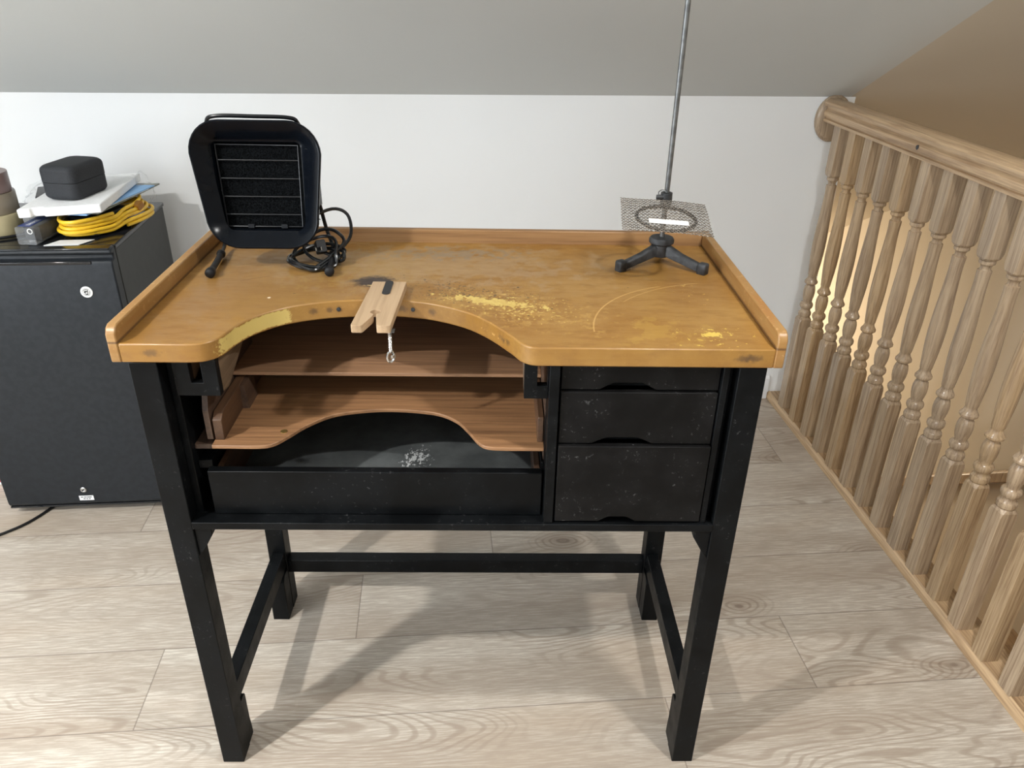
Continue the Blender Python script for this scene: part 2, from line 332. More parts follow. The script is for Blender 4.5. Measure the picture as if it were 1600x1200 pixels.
# ------------------------------------------------------------------ mesh helpers
def box(bm, x0, x1, y0, y1, z0, z1, rot=None):
    vs = [bm.verts.new((x, y, z)) for x in (x0, x1) for y in (y0, y1) for z in (z0, z1)]
    if rot is not None:
        for q in vs: q.co = rot @ q.co
    for f in ((0, 1, 3, 2), (4, 6, 7, 5), (0, 4, 5, 1), (2, 3, 7, 6), (0, 2, 6, 4), (1, 5, 7, 3)): bm.faces.new([vs[i] for i in f])
    return vs
def prism(bm, pts, a, b, axis='z'):
    """extrude the closed outline pts (2D) between a and b along axis"""
    def P(p, h):
        return {'z': (p[0], p[1], h), 'y': (p[0], h, p[1]), 'x': (h, p[0], p[1])}[axis]
    lo = [bm.verts.new(P(p, a)) for p in pts]; hi = [bm.verts.new(P(p, b)) for p in pts]
    n = len(pts)
    bm.faces.new(lo[::-1]); bm.faces.new(hi)
    for i in range(n): bm.faces.new((lo[i], lo[(i+1) % n], hi[(i+1) % n], hi[i]))
def loft(bm, rings, cap0=False, cap1=False, close=False):
    R = [[bm.verts.new(p) for p in r] for r in rings]; n = len(R[0]); k = len(R)
    for i in range(k if close else k-1):
        a, b = R[i], R[(i+1) % k]
        for j in range(n): bm.faces.new((a[j], a[(j+1) % n], b[(j+1) % n], b[j]))
    if cap0: bm.faces.new(R[0][::-1])
    if cap1: bm.faces.new(R[-1])
def lathe(bm, prof, c=(0, 0, 0), n=24, axis='z', cap=True, sx=1, sy=1):
    rings = []
    for r, h in prof:
        ring = []
        for i in range(n):
            t = 2*PI*i/n; a, b = r*math.cos(t)*sx, r*math.sin(t)*sy
            p = {'z': (a, b, h), 'y': (a, h, b), 'x': (h, a, b)}[axis]
            ring.append((c[0]+p[0], c[1]+p[1], c[2]+p[2]))
        rings.append(ring)
    loft(bm, rings, cap, cap)
def cr(pts, k=8, closed=False):
    P = [Vector(p) for p in pts]; n = len(P); out = []
    for i in range(n if closed else n-1):
        g = (lambda j: P[j % n]) if closed else (lambda j: P[max(0, min(n-1, j))])
        p0, p1, p2, p3 = g(i-1), g(i), g(i+1), g(i+2)
        for s in range(k):
            t = s/k
            out.append(0.5*((2*p1) + (p2-p0)*t + (2*p0-5*p1+4*p2-p3)*t*t + (3*p1-p0-3*p2+p3)*t**3))
    if not closed: out.append(P[-1])
    return out
def tube(bm, path, r, n=10, closed=False, cap=True, rad=None):
    P = [Vector(p) for p in path]; k = len(P); rings = []
    prev = None
    for i in range(k):
        a = P[(i-1) % k] if (closed or i > 0) else P[i]; b = P[(i+1) % k] if (closed or i < k-1) else P[i]
        t = (b-a).normalized()
        if prev is None:
            u = t.orthogonal().normalized()
        else:
            u = (prev - t*prev.dot(t)).normalized()
        prev = u; v = t.cross(u); rr = rad[i] if rad else r
        rings.append([P[i] + (u*math.cos(2*PI*j/n) + v*math.sin(2*PI*j/n))*rr for j in range(n)])
    loft(bm, rings, cap and not closed, cap and not closed, closed)
def rrect(w2, h2, r, n=6, cx=0, cy=0):
    out = []
    for (sx, sy, a0) in ((1, 1, 0), (-1, 1, PI/2), (-1, -1, PI), (1, -1, 1.5*PI)):
        for i in range(n+1):
            a = a0 + PI/2*i/n
            out.append((cx + sx*(w2-r) + r*math.cos(a), cy + sy*(h2-r) + r*math.sin(a)))
    return out

def fin(name, bm, mat, parent=None, base=(0, 0, 0), smooth=False, bevel=0.0, seg=2, sharp=35, loc=None):
    """link bm as one object; base = the parent's origin in the frame the mesh was drawn in"""
    bmesh.ops.recalc_face_normals(bm, faces=bm.faces)
    if any(base): bmesh.ops.translate(bm, verts=bm.verts, vec=(-base[0], -base[1], -base[2]))
    me = bpy.data.meshes.new(name); bm.to_mesh(me); bm.free()
    o = bpy.data.objects.new(name, me); C.objects.link(o)
    if mat is not None: me.materials.append(MAT[mat] if isinstance(mat, str) else mat)
    if smooth:
        for p in me.polygons: p.use_smooth = True
        me.set_sharp_from_angle(angle=math.radians(sharp))
    if bevel:
        b = o.modifiers.new('bevel', 'BEVEL'); b.width = bevel; b.segments = seg; b.limit_method = 'ANGLE'; b.angle_limit = math.radians(40)
        for p in me.polygons: p.use_smooth = True
        me.set_sharp_from_angle(angle=math.radians(50)); b.harden_normals = False
    if parent is not None: o.parent = parent
    if loc is not None: o.location = loc
    return o
def tag(o, label, cat, group=None):
    o['label'] = label; o['category'] = cat
    if group: o['group'] = group
    return o
def thing(name, label, cat, base, bench=False, group=None):
    """Empty at the thing's base. bench=True: coordinates are given in the bench's own frame"""
    o = bpy.data.objects.new(name, None); C.objects.link(o); o.empty_display_size = 0.05
    o.location = B2R(base) if bench else base
    if bench: o.rotation_euler = (0, 0, -TH)
    return tag(o, label, cat, group)
def struct(name, bm, mat, **kw):
    o = fin(name, bm, mat, **kw); o['kind'] = 'structure'; return o
def text_bm(s, size, font_shear=0.0, ext=0.0003):
    cu = bpy.data.curves.new('txt', 'FONT'); cu.body = s; cu.size = size; cu.align_x = 'CENTER'; cu.align_y = 'CENTER'; cu.extrude = ext; cu.shear = font_shear
    t = bpy.data.objects.new('txt', cu); C.objects.link(t)
    dg = bpy.context.evaluated_depsgraph_get(); me = bpy.data.meshes.new_from_object(t.evaluated_get(dg))
    bpy.data.objects.remove(t); bpy.data.curves.remove(cu)
    bm = bmesh.new(); bm.from_mesh(me); bpy.data.meshes.remove(me); return bm
def xf(bm, mat): bmesh.ops.transform(bm, matrix=mat, verts=bm.verts); return bm
BM = bmesh.new

# ------------------------------------------------------------------ the room shell
YW, ZK, SL = 1.466, 1.088, math.tan(math.radians(27.3))
XL, YB, XE = -2.4, -4.0, 1.30          # left wall, back wall, edge of the loft floor
def roof(y): return ZK + (YW - y)*SL
YF = YW - (2.36 - ZK)/SL                # where the slope meets the flat ceiling
# floor planks
bm = BM(); uvl = bm.loops.layers.uv.new('plank'); lt = bm.faces.layers.float.new('tone'); ll = bm.faces.layers.float.new('len')
rows = {0: -0.683, 1: -0.238, 2: 0.112, -1: 0.463, -2: -0.18, 3: 0.62, 4: -0.4, 5: 0.2, 6: -0.7}
W_, L_ = 0.224, 1.5
j = -19
while 0.127 + j*W_ < YW:
    y0, y1 = 0.127 + j*W_, 0.127 + (j+1)*W_
    x = rows.get(j, random.uniform(-1, .5)); x -= math.ceil((x - XL)/L_)*L_
    rr = random.Random(j*13+5)
    while x < XE:
        a, b, c_, d_ = max(x, XL), min(x+L_, XE), max(y0, YB), min(y1, YW)
        if b > a and d_ > c_:
            vs = [bm.verts.new(p) for p in ((a, c_, 0), (b, c_, 0), (b, d_, 0), (a, d_, 0))]
            f = bm.faces.new(vs); f[lt] = rr.random(); f[ll] = L_
            for lp in f.loops: lp[uvl].uv = (lp.vert.co.x - x, lp.vert.co.y - y0)
        else: rr.random()
        x += L_
    j += 1
struct('floor', bm, 'floor')
bm = BM(); box(bm, XL, XE, YB, YW, -0.28, -0.004); struct('floor_slab', bm, 'trimwhite')
# knee wall behind the bench, ends just past the railing
bm = BM(); box(bm, XL-.1, 1.318, YW, YW+0.12, -0.28, ZK+0.0)
struct('wall_knee', bm, 'wall')
bm = BM(); prism(bm, [(YW, 0), (YW-0.012, 0), (YW-0.012, 0.085), (YW-0.006, 0.095), (YW, 0.095)], XL, 1.21, 'x')
struct('baseboard_knee', bm, 'trimwhite')
# sloped ceiling over the loft
bm = BM(); t = 0.1
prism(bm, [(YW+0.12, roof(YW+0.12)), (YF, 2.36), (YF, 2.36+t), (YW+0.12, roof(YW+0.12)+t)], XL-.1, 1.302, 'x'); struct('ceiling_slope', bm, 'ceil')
# the same roof above the stairs; its beige stands in for dim, warm light
bm = BM(); prism(bm, [(4.6, roof(4.6)), (YF, 2.36), (YF, 2.36+t), (4.6, roof(4.6)+t)], 1.302, 2.62, 'x'); struct('ceiling_stair', bm, 'stair')
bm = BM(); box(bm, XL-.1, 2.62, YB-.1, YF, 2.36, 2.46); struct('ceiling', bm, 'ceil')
bm = BM(); box(bm, XL-.1, XL, YB-.1, YW+.12, 0, 2.46); struct('wall_left', bm, 'wall')
bm = BM(); box(bm, XL-.1, 2.62, YB-.1, YB, -2.7, 2.46); struct('wall_back', bm, 'backwall')
bm = BM(); box(bm, 2.50, 2.62, YB, 4.6, -2.7, 2.46); struct('wall_stair', bm, 'stair')
bm = BM(); box(bm, 1.25, 1.298, YB, YW+0.12, -2.7, -0.28); box(bm, 1.25, 1.30, YW+0.12, 4.6, -2.7, 1.0)
struct('wall_under_loft', bm, 'stair')
bm = BM(); box(bm, 1.25, 2.62, 4.6, 4.7, -2.7, 1.2); struct('wall_stair_end', bm, 'stair')
bm = BM(); box(bm, 1.25, 2.62, YB, 4.6, -2.8, -2.7); struct('floor_lower', bm, 'floor')
# added glowing panels behind both fill lights, out of view
bm = BM(); box(bm, -1.40, 0.20, YB+0.001, YB+0.03, 0.80, 2.10)
wf = struct('added_window_1', bm, 'trimwhite'); bm = BM(); box(bm, -1.34, 0.14, YB+0.03, YB+0.034, 0.86, 2.04); fin('glow_pane', bm, 'glow_pane', wf)
bm = BM(); box(bm, XL+0.001, XL+0.03, -1.83, -0.07, 0.60, 1.80)
wf = struct('added_window_2', bm, 'trimwhite'); bm = BM(); box(bm, XL+0.03, XL+0.034, -1.75, -0.15, 0.68, 1.72); fin('glow_pane', bm, 'glow_pane', wf)
# stairs going down away from the camera, along the railing
bm = BM()
for i in range(14):
    y0 = -0.25 + i*0.255; z = -0.19*(i+1)
    box(bm, 1.302, 2.498, y0, y0+0.28, z-0.03, z); box(bm, 1.302, 2.498, y0+0.255, y0+0.275, z-0.19, z-0.03)
st = struct('trim_stairs', bm, 'oakrail')
bm = BM(); box(bm, 1.302, 2.498, YB, -0.22, -0.19, -0.004); struct('floor_landing', bm, 'oakrail')
# oak wall rail on the far stairwell wall
t = thing('stair_handrail', 'oak handrail fixed to the far beige stairwell wall, seen between the balusters', 'handrail', (2.46, 1.6, -0.52))
bm = BM()
pr = [(-0.024, -0.035), (0.022, -0.035), (0.028, 0.0), (0.022, 0.02), (0.012, 0.034), (-0.012, 0.034), (-0.024, 0.018)]
def line(y): return -0.62 - 0.745*(y-1.74)
loft(bm, [[(2.462+a, y, line(y)+b) for a, b in pr] for y in (0.9, 3.9)], True, True); fin('rail', bm, 'oak', t, (2.46, 1.6, -0.52), bevel=.004)
for y in (1.2, 2.2, 3.2):
    bm = BM(); tube(bm, [(2.50, y, line(y)-.07), (2.47, y, line(y)-.07), (2.462, y, line(y)-.03)], 0.006, 8); fin('bracket', bm, 'steel', t, (2.46, 1.6, -0.52), smooth=True)

# ------------------------------------------------------------------ railing
GR = 'turned balusters of the stair railing'
bm = BM(); prism(bm, [(1.212, 0), (1.212, .010), (1.214, .018), (1.219, .024), (1.2225, .0275), (1.2245, .0275), (1.2255, .025), (1.229, .025), (1.300, .025), (1.300, -.0), ], -0.9, YW-0.0005, 'y')
o = fin('railing_base_strip', bm, 'oakrail', bevel=.0008); tag(o, 'golden oak moulded strip on the floor under the baluster row', 'floor trim')
def hr_prof(z0=1.017):
    half = [(0.016, 0.0), (0.0255, 0.0005), (0.0262, 0.004), (0.0262, 0.0085), (0.0190, 0.0105), (0.0192, 0.0135), (0.0262, 0.0165), (0.0275, 0.023), (0.0270, 0.031), (0.0220, 0.036), (0.0198, 0.041), (0.0202, 0.046), (0.0305, 0.0485), (0.0318, 0.054), (0.0300, 0.0605), (0.0270, 0.0640), (0.0255, 0.0640), (0.018, 0.068), (0.006, 0.0705)]
    return [(a, z0+b) for a, b in half] + [(-a, z0+b) for a, b in half[::-1]]
XC = 1.2405
t = thing('stair_railing', 'moulded oak handrail running from the round wall plate along the stairwell', 'railing', (XC, YW, 1.017))
bm = BM(); loft(bm, [[(XC+a, y, z) for a, z in hr_prof()] for y in (-0.9, YW-0.022)], True, True)
fin('handrail', bm, 'oakrail', t, (XC, YW, 1.017), smooth=True, sharp=22)
bm = BM(); lathe(bm, [(0.049, YW-0.0005), (0.057, YW-0.003), (0.058, YW-0.012), (0.055, YW-0.018), (0.048, YW-0.0225)], (XC+0.0105, 0, 1.0235), 48, 'y', sy=1.25); fin('wall_plate', bm, 'oak', t, (XC, YW, 1.017), smooth=True)
bm = BM(); lathe(bm, [(0.006, XC-0.0285), (0.006, XC-0.0245)], (0, 0.903, 1.0445), 16, 'x'); fin('screw_plug', bm, 'iron', t, (XC, YW, 1.017), smooth=True)
# baluster
def baluster():
    bm = BM(); h = 0.0205; cc = 0.0035
    def sq(z, s=1.0, c=cc):
        a = h*s; pts = []
        for (sx, sy) in ((1, 1), (-1, 1), (-1, -1), (1, -1)):
            P_ = [(a*sx, (a-c)*sy), ((a-c)*sx, a*sy)] if sx*sy > 0 else [((a-c)*sx, a*sy), (a*sx, (a-c)*sy)]
            pts += P_
        return [(x, y, z) for x, y in pts]
    e = 0.0009
    loft(bm, [sq(0.0245, 1, e), sq(0.366, 1, e), sq(0.376, 1, 0.0045), sq(0.384, 0.86, 0.009)], True, True)
    loft(bm, [sq(0.862, 0.84, 0.010), sq(0.868, 1, 0.0055), sq(0.879, 1, e), sq(1.0170, 1, e)], True, True)
    prof = [(0.0155, .380), (.0165, .383), (.0195, .388), (.0205, .394), (.0195, .400), (.0160, .4045), (.0150, .409), (.0152, .413), (.0185, .4165), (.0205, .422), (.0205, .429), (.0180, .434), (.0140, .437),
            (.0135, .440), (.0150, .447), (.0172, .458), (.0182, .470), (.0178, .482), (.0158, .492), (.0130, .497), (.0128, .500), (.0160, .502), (.0198, .506), (.0202, .511), (.0180, .515), (.0150, .520), (.0130, .526), (.0128, .530),
            (.0140, .533), (.0150, .545), (.0175, .575), (.0192, .605), (.0200, .635), (.0196, .665), (.0184, .700), (.0166, .740), (.0150, .780), (.0143, .805), (.0146, .822), (.0152, .832), (.0150, .836), (.0115, .8385), (.0108, .842), (.0115, .847),
            (.0135, .850), (.0165, .8525), (.0172, .856), (.0165, .8605), (.0150, .862), (.0165, .864), (.0172, .867), (.0160, .871)]
    lathe(bm, [(a*1.06, b) for a, b in prof], n=28)
    return bm
b0 = fin('baluster', baluster(), 'oak', smooth=True, sharp=28)
for p in b0.data.polygons:
    if not 0.386 < p.center.z < 0.862: p.use_smooth = False
NB = 15
ordn = ['first', 'second', 'third', 'fourth', 'fifth', 'sixth', 'seventh', 'eighth', 'ninth', 'tenth', 'eleventh', 'twelfth', 'thirteenth', 'fourteenth', 'fifteenth', 'sixteenth', 'seventeenth']
for i in range(NB):
    o = b0 if i == 0 else b0.copy()
    if i: C.objects.link(o)
    o.location = (1.2235 + 0.0165, 1.333 + 0.0205 - 0.0987*i, 0)
    o.rotation_euler = (0, 0, PI/2*(i % 4) if i % 3 else PI)
    tag(o, f'turned grey-brown oak baluster, {ordn[i]} in the stair railing counting from the wall', 'baluster', GR)

# ------------------------------------------------------------------ THE BENCH (own frame: x along the front, y to the wall)
BL = (0, 0, 0)
H, TB = 0.939, 0.908
bench = thing('jewelers_bench', 'large black bench with worn golden arched wooden top and three drawers', 'workbench', (0, 0, 0), True)
def part(name, bm, mat, parent=bench, **kw): return fin(name, bm, mat, parent, **kw)
arch = cr([(-0.42, 0), (-0.385, 0.0005), (-0.362, 0.006), (-0.345, 0.026), (-0.334, 0.066), (-0.314, 0.106), (-0.272, 0.1455), (-0.204, 0.172), (-0.12, 0.1815), (-0.066, 0.1745), (-0.023, 0.159), (0.021, 0.131), (0.057, 0.092), (0.090, 0.042), (0.106, 0.014), (0.125, 0.001), (0.16, 0)], 8)
arch = [(p.x, max(0, p.y)) for p in arch]
bm = BM(); prism(bm, [(-0.4855, 0)] + arch + [(0.4855, 0), (0.4855, 0.4905), (-0.4855, 0.4905)], TB, H, 'z')
part('tabletop', bm, 'top', bevel=0.0022)
for s in (-1, 1):
    bm = BM(); prism(bm, [(0.0, TB+.000), (0.505, TB), (0.505, H+0.027), (0.012, H+0.027), (0.004, H+0.023), (-0.001, H+0.014), (-0.001, TB+0.004)], s*0.4852, s*0.5, 'x')
    part('side_rail', bm, 'rail', bevel=0.002)
bm = BM(); box(bm, -0.4852, 0.4852, 0.4902, 0.505, TB, H+0.0265); part('back_rail', bm, wood('honey_back_rail', sr(164, 122, 70), sr(128, 88, 46), 0, 0.4, 4, 0.5, 0.0, 0.1), bevel=0.002)
LX, LW = 0.478, 0.042
for s in (-1, 1):
    for y in (0.0015, 0.436):
        bm = BM(); a, b = sorted((s*LX, s*(LX-LW))); box(bm, a, b, y, y+LW, 0, TB); part('leg', bm, 'blackz', bevel=0.0015)
    for y0, y1, top in ((0.0435, 0.070, 0.127), (0.394, 0.436, 0.130)):
        bm = BM(); a, b = sorted((s*(LX-.002), s*(LX-LW+.001)))
        if y0 < .1: prism(bm, [(y0, 0), (y1+.003, 0), (y1+.003, .02), (y1, .05), (y1, top-.006), (y1-.006, top), (y0, top)], a, b, 'x')
        else: prism(bm, [(y0, 0), (y1, 0), (y1, top), (y0+.012, top), (y0, top-.012)], a, b, 'x')
        part('foot_block', bm, 'blackz', bevel=0.0015)
    bm = BM(); a, b = sorted((s*0.468, s*0.440)); box(bm, a, b, 0.0435, 0.436, 0.130, 0.176); part('side_stretcher', bm, black_paint('black_stretcher_paint', grain_axis=1), bevel=0.0012)
    # side panel of the cabinet, and its corner brace under the bottom board
    bm = BM(); a, b = sorted((s*0.436, s*0.424)); box(bm, a, b, 0.030, 0.470, 0.580, TB); part('side_panel', bm, 'black', bevel=0.001)
    bm = BM(); prism(bm, [(s*0.436, 0.5965), (s*0.436, 0.535), (s*0.424, 0.552), (s*0.408, 0.580), (s*0.408, 0.5965)], 0.006, 0.040, 'y'); part('corner_brace', bm, 'black', bevel=0.001)
bm = BM(); box(bm, -0.436, 0.436, 0.442, 0.474, 0.110, 0.147); part('back_stretcher', bm, 'black', bevel=0.0015)
bm = BM(); box(bm, -0.436, 0.436, 0.0, 0.468, 0.597, 0.611); part('bottom_board', bm, 'black', bevel=0.001)
bm = BM(); box(bm, -0.424, 0.424, 0.452, 0.468, 0.611, TB); part('back_panel', bm, 'innerx')
bm = BM(); box(bm, 0.1495, 0.1655, 0.004, 0.452, 0.611, TB); part('divider_panel', bm, 'black', bevel=0.0012)
bm = BM(); box(bm, 0.148, 0.1494, 0.055, 0.452, 0.69, TB); part('divider_lining', bm, 'innery')
bm = BM(); box(bm, 0.414, 0.424, 0.006, 0.03, 0.611, TB); part('drawer_stile', bm, 'black', bevel=0.001)
# three drawers
def dfront(x0, x1, z0, z1, cx, w, hgt, rad=0.002):
    pts = [(x0, z0)]
    for i in range(17):
        t_ = i/16; e_ = math.sin(PI*t_); pts.append((cx - w/2 + w*t_, z0 + hgt*min(1.0, e_*1.35)))
    return pts + [(x1, z0), (x1, z1), (x0, z1)]
for (z0, z1, cx, w, hgt, yy) in ((0.8615, 0.904, 0.272, 0.088, 0.0125, 0.014), (0.7660, 0.859, 0.270, 0.098, 0.0115, 0.010), (0.6155, 0.7640, 0.273, 0.062, 0.0095, 0.004)):
    bm = BM(); prism(bm, dfront(0.1685, 0.4125, z0, z1, cx, w, hgt), yy, yy+0.012, 'y')
    d = part('drawer', bm, 'drawer', bevel=0.0012)
    bm = BM(); box(bm, 0.172, 0.409, yy+0.0125, 0.44, z0+0.0015, z0+0.006); box(bm, 0.172, 0.178, yy+0.0125, 0.44, z0+.006, z1-.012); box(bm, 0.403, 0.409, yy+0.0125, 0.44, z0+.006, z1-.012); box(bm, 0.178, 0.403, 0.434, 0.44, z0+.006, z1-.012); box(bm, .178, .403, yy+.03, yy+.034, z0+.006, z1-.012)
    fin('drawer_box', bm, 'black', d)
# wide lower catch drawer
bm = BM(); box(bm, -0.4035, 0.1465, 0.024, 0.040, 0.612, 0.698); part('catch_drawer', bm, 'black', bevel=0.0015); cdw = bpy.data.objects['catch_drawer']
bm = BM(); box(bm, -0.396, -0.386, 0.040, 0.43, 0.614, 0.690); fin('drawer_side', bm, 'innery', cdw)
bm = BM(); box(bm, 0.134, 0.143, 0.040, 0.43, 0.614, 0.690); fin('drawer_side', bm, 'innery', cdw)
bm = BM(); box(bm, -0.386, 0.134, 0.42, 0.43, 0.614, 0.690); fin('drawer_back', bm, 'innerx', cdw)
bm = BM(); box(bm, -0.386, 0.134, 0.040, 0.42, 0.620, 0.626); fin('drawer_bottom', bm, 'tray', cdw)
bm = BM(); box(bm, -0.424, -0.400, 0.045, 0.44, 0.690, 0.706); part('drawer_runner', bm, 'black', bevel=0.001); bm = BM(); box(bm, 0.1445, 0.1495, 0.045, 0.44, 0.690, 0.706); part('drawer_runner', bm, 'black', bevel=0.001)
# pull-out tray with arched front
ta = cr([(-0.36, 0.029), (-0.315, 0.029), (-0.292, 0.036), (-0.272, 0.062), (-0.251, 0.094), (-0.214, 0.129), (-0.161, 0.146), (-0.105, 0.150), (-0.037, 0.139), (0.000, 0.114), (0.022, 0.080), (0.040, 0.045), (0.056, 0.031), (0.085, 0.028), (0.12, 0.028)], 6)
bm = BM(); prism(bm, [(-0.390, 0.029)] + [(p.x, p.y) for p in ta] + [(0.1475, 0.028), (0.1475, 0.40), (-0.390, 0.40)], 0.7385, 0.745, 'z')
tray = part('pull_out_tray', bm, 'innerx', bevel=0.0012)
bm = BM(); prism(bm, [(0.046, 0.745), (0.40, 0.745), (0.40, 0.792), (0.060, 0.792), (0.046, 0.782)], -0.3885, -0.3735, 'x'); fin('tray_side', bm, 'innery', tray, bevel=0.001)
bm = BM(); prism(bm, [(0.046, 0.745), (0.40, 0.745), (0.40, 0.792), (0.046, 0.792)], 0.137, 0.1465, 'x'); fin('tray_side', bm, 'innery', tray, bevel=0.001)
bm = BM(); prism(bm, [(-0.3735, 0.745), (-0.362, 0.745), (-0.366, 0.790), (-0.3735, 0.790)], 0.150, 0.203, 'y'); fin('corner_block', bm, 'innery', tray)
bm = BM(); lathe(bm, [(0.0055, 0.7451), (0.0055, 0.7462), (0.0038, 0.7462)], (-0.284, 0.073, 0), 20); fin('screw', bm, plain('brass_screw', (0.5, 0.36, 0.12), 0.35, 0.9), tray, smooth=True)
bm = BM(); box(bm, -0.424, -0.391, 0.045, 0.44, 0.728, 0.737); part('tray_runner', bm, 'innery', bevel=0.001)
# upper fixed shelf
bm = BM(); box(bm, -0.400, 0.148, 0.176, 0.452, 0.7965, 0.803); part('upper_shelf', bm, 'innerx', bevel=0.001)
# slotted arm-rest brackets under the top: black slotted fronts on plain wood bodies
for (x0, x1, sx0, sx1, nm) in ((-0.4235, -0.3560, -0.3980, -0.3800, 'l'), (0.1120, 0.1490, 0.1320, 0.1480, 'r')):
    bm = BM(); prism(bm, [(x0, 0.8415), (x1, 0.8415), (x1, TB), (sx1, TB), (sx1, 0.8640), (sx0, 0.8640), (sx0, TB), (x0, TB)], 0.020, 0.034, 'y')
    br = part('slotted_bracket', bm, 'black', bevel=0.001)
    bm = BM(); sec = [(0.034, TB), (0.034, 0.843), (0.060, 0.838), (0.150, 0.872), (0.150, TB)]
    if nm == 'l':
        prism(bm, sec, x1-0.012, x1-0.0005, 'x'); prism(bm, sec, x0, x0+0.010, 'x')
    else:
        prism(bm, sec, x0+0.0005, x0+0.010, 'x')
    fin('bracket_cheek', bm, 'cheek', br)
# wood gusset behind the left bracket
bm = BM(); prism(bm, [(0.12, 0.745), (0.30, 0.745), (0.30, 0.84), (0.06, 0.84), (0.045, 0.80), (0.045, 0.747)], -0.4005, -0.3915, 'x'); part('left_lining', bm, 'innery')
# front edge marks: nail heads
for (x, y) in ((-0.196, 0.1735), (-0.072, 0.1755)):
    bm = BM(); lathe(bm, [(0.0035, y+0.0012), (0.0035, y-0.0012), (0.002, y-0.0018)], (x, 0, 0.924), 16, 'y'); part('screw_head', bm, 'iron', smooth=True)

# ------------------------------------------------------------------ bench pin and its clamp
pb = (-0.119, 0.13, H)
pin = thing('bench_pin', 'pale wooden V-slot bench pin lying over the front of the bench arch', 'bench pin', pb, True)
Rp = Matrix.Translation((-0.119, 0.13, 0)) @ Matrix.Rotation(math.radians(-2), 4, 'Z') @ Matrix.Translation((0.119, -0.13, 0))
bm = BM()
out = [(-0.0885, 0.232), (-0.147, 0.232), (-0.1515, 0.024), (-0.1465, 0.020), (-0.112, 0.020), (-0.106, 0.024), (-0.1055, 0.058), (-0.1135, 0.086), (-0.122, 0.087), (-0.126, 0.092), (-0.120, 0.096), (-0.106, 0.096), (-0.101, 0.092), (-0.105, 0.086), (-0.1035, 0.081), (-0.0985, 0.024), (-0.096, 0.020), (-0.068, 0.020), (-0.0655, 0.026), (-0.083, 0.200)]
out = [(-0.0875, 0.233), (-0.145, 0.233), (-0.153, 0.049), (-0.151, 0.0465), (-0.138, 0.0465), (-0.1355, 0.0485), (-0.1245, 0.0845), (-0.1245, 0.0925), (-0.1252, 0.092), (-0.1283, 0.0942), (-0.1302, 0.0976), (-0.1304, 0.1015), (-0.1289, 0.1051), (-0.1261, 0.1076), (-0.1225, 0.1085), (-0.1189, 0.1076), (-0.1161, 0.1051), (-0.1146, 0.1015), (-0.1148, 0.0976), (-0.1167, 0.0942), (-0.1198, 0.092), (-0.1195, 0.0845), (-0.114, 0.048), (-0.112, 0.0465), (-0.0955, 0.0465), (-0.093, 0.0485)]
prism(bm, out[::-1], H, H+0.0125, 'z')
fin('block', bm, 'pin', pin, pb, bevel=0.0012)
bm = BM(); prism(bm, rrect(0.0066, 0.030, 0.0062, 5, -0.1160, 0.2025), H+0.0127, H+0.0142, 'z'); sl = fin('steel_slot_strip', bm, plain('blackened_steel', (0.02, 0.02, 0.022), 0.5), pin, pb)
bm = BM(); tube(bm, [(-0.0955, 0.056, 0.945), (-0.0960, 0.056, 0.902)], 0.0028, 10)
for i in range(16):
    z = 0.944 - i*0.0026; lathe(bm, [(0.0028, z+.0008), (0.0034, z), (0.0028, z-.0008)], (-0.0957, 0.056, 0), 10, cap=False)
bm2 = None
fin('clamp_screw', bm, 'chrome', pin, pb, smooth=True)
bm = BM(); ring = [(-0.0962 + 0.0050*math.sin(2*PI*i/20), 0.056 + 0.003*math.sin(2*PI*i/20), 0.8945 - 0.0088*math.cos(2*PI*i/20)) for i in range(20)]
tube(bm, ring, 0.0022, 8, True); lathe(bm, [(0.0032, -.001), (0.0032, .004)], (-0.094, 0.056, 0.894), 10); fin('eye_handle', bm, 'chrome', pin, pb, smooth=True)
bm = BM(); box(bm, -0.107, -0.088, 0.050, 0.064, 0.9380, 0.9388); fin('clamp_plate', bm, 'steel', pin, pb)

# ------------------------------------------------------------------ fume extractor
fb = (-0.345, 0.345, H)
fan = thing('fume_extractor', 'black plastic solder fume extractor standing on the left of the bench top', 'fume extractor', fb, True)
# face frame: u along x, v up the leaning face, w out towards the viewer
O0 = Vector((-0.346, 0.312, 0.981)); Vv = Vector((-0.008, 0.040, 0.216)).normalized(); Uu = Vector((1, 0.012, 0)).normalized(); Ww = Uu.cross(Vv).normalized(); 
if Ww.y > 0: Ww = -Ww
HF = 0.2195
def face(u, v, w_): return O0 + Uu*u + Vv*v + Ww*w_
def trap(k=0.0, w_=0.0, wt=0.1135, wb=0.0995, v0=0.0, v1=HF, r=0.056, rb=None, n=8, du=0.0):
    wt, wb, v0, v1 = wt-k, wb-k, v0+k, v1-k; r = max(0.002, r-k); rb = r if rb is None else max(.002, rb-k)
    cor = [(wt, v1, 0, r), (-wt, v1, PI/2, r), (-wb, v0, PI, rb), (wb, v0, 1.5*PI, rb)]; pts = []
    for (cx, cy, a0, q) in cor:
        sx = 1 if cx > 0 else -1; sy = 1 if cy > (v0+v1)/2 else -1
        for i in range(n+1):
            a = a0 + PI/2*i/n; pts.append((cx - sx*q + q*math.cos(a) + du, cy - sy*q + q*math.sin(a)))
    return [face(u, v, w_) for u, v in pts]
OP = dict(wt=0.0755, wb=0.0710, v0=0.033, v1=0.180, r=0.008, du=-0.005)
bm = BM()
rings = [trap(0, -0.006), trap(0.0, -0.001), trap(0.0025, 0.001), trap(0.006, -0.001), trap(0.016, -0.010), trap(0.028, -0.020, r=0.05),
         trap(0, -0.026, 0.0820, 0.0775, 0.025, 0.188, 0.012, du=-.005), trap(0, -0.028, 0.0785, 0.0745, 0.029, 0.1835, 0.010, du=-.005), trap(0, -0.040, **OP), trap(0, -0.050, **OP)]
loft(bm, rings)
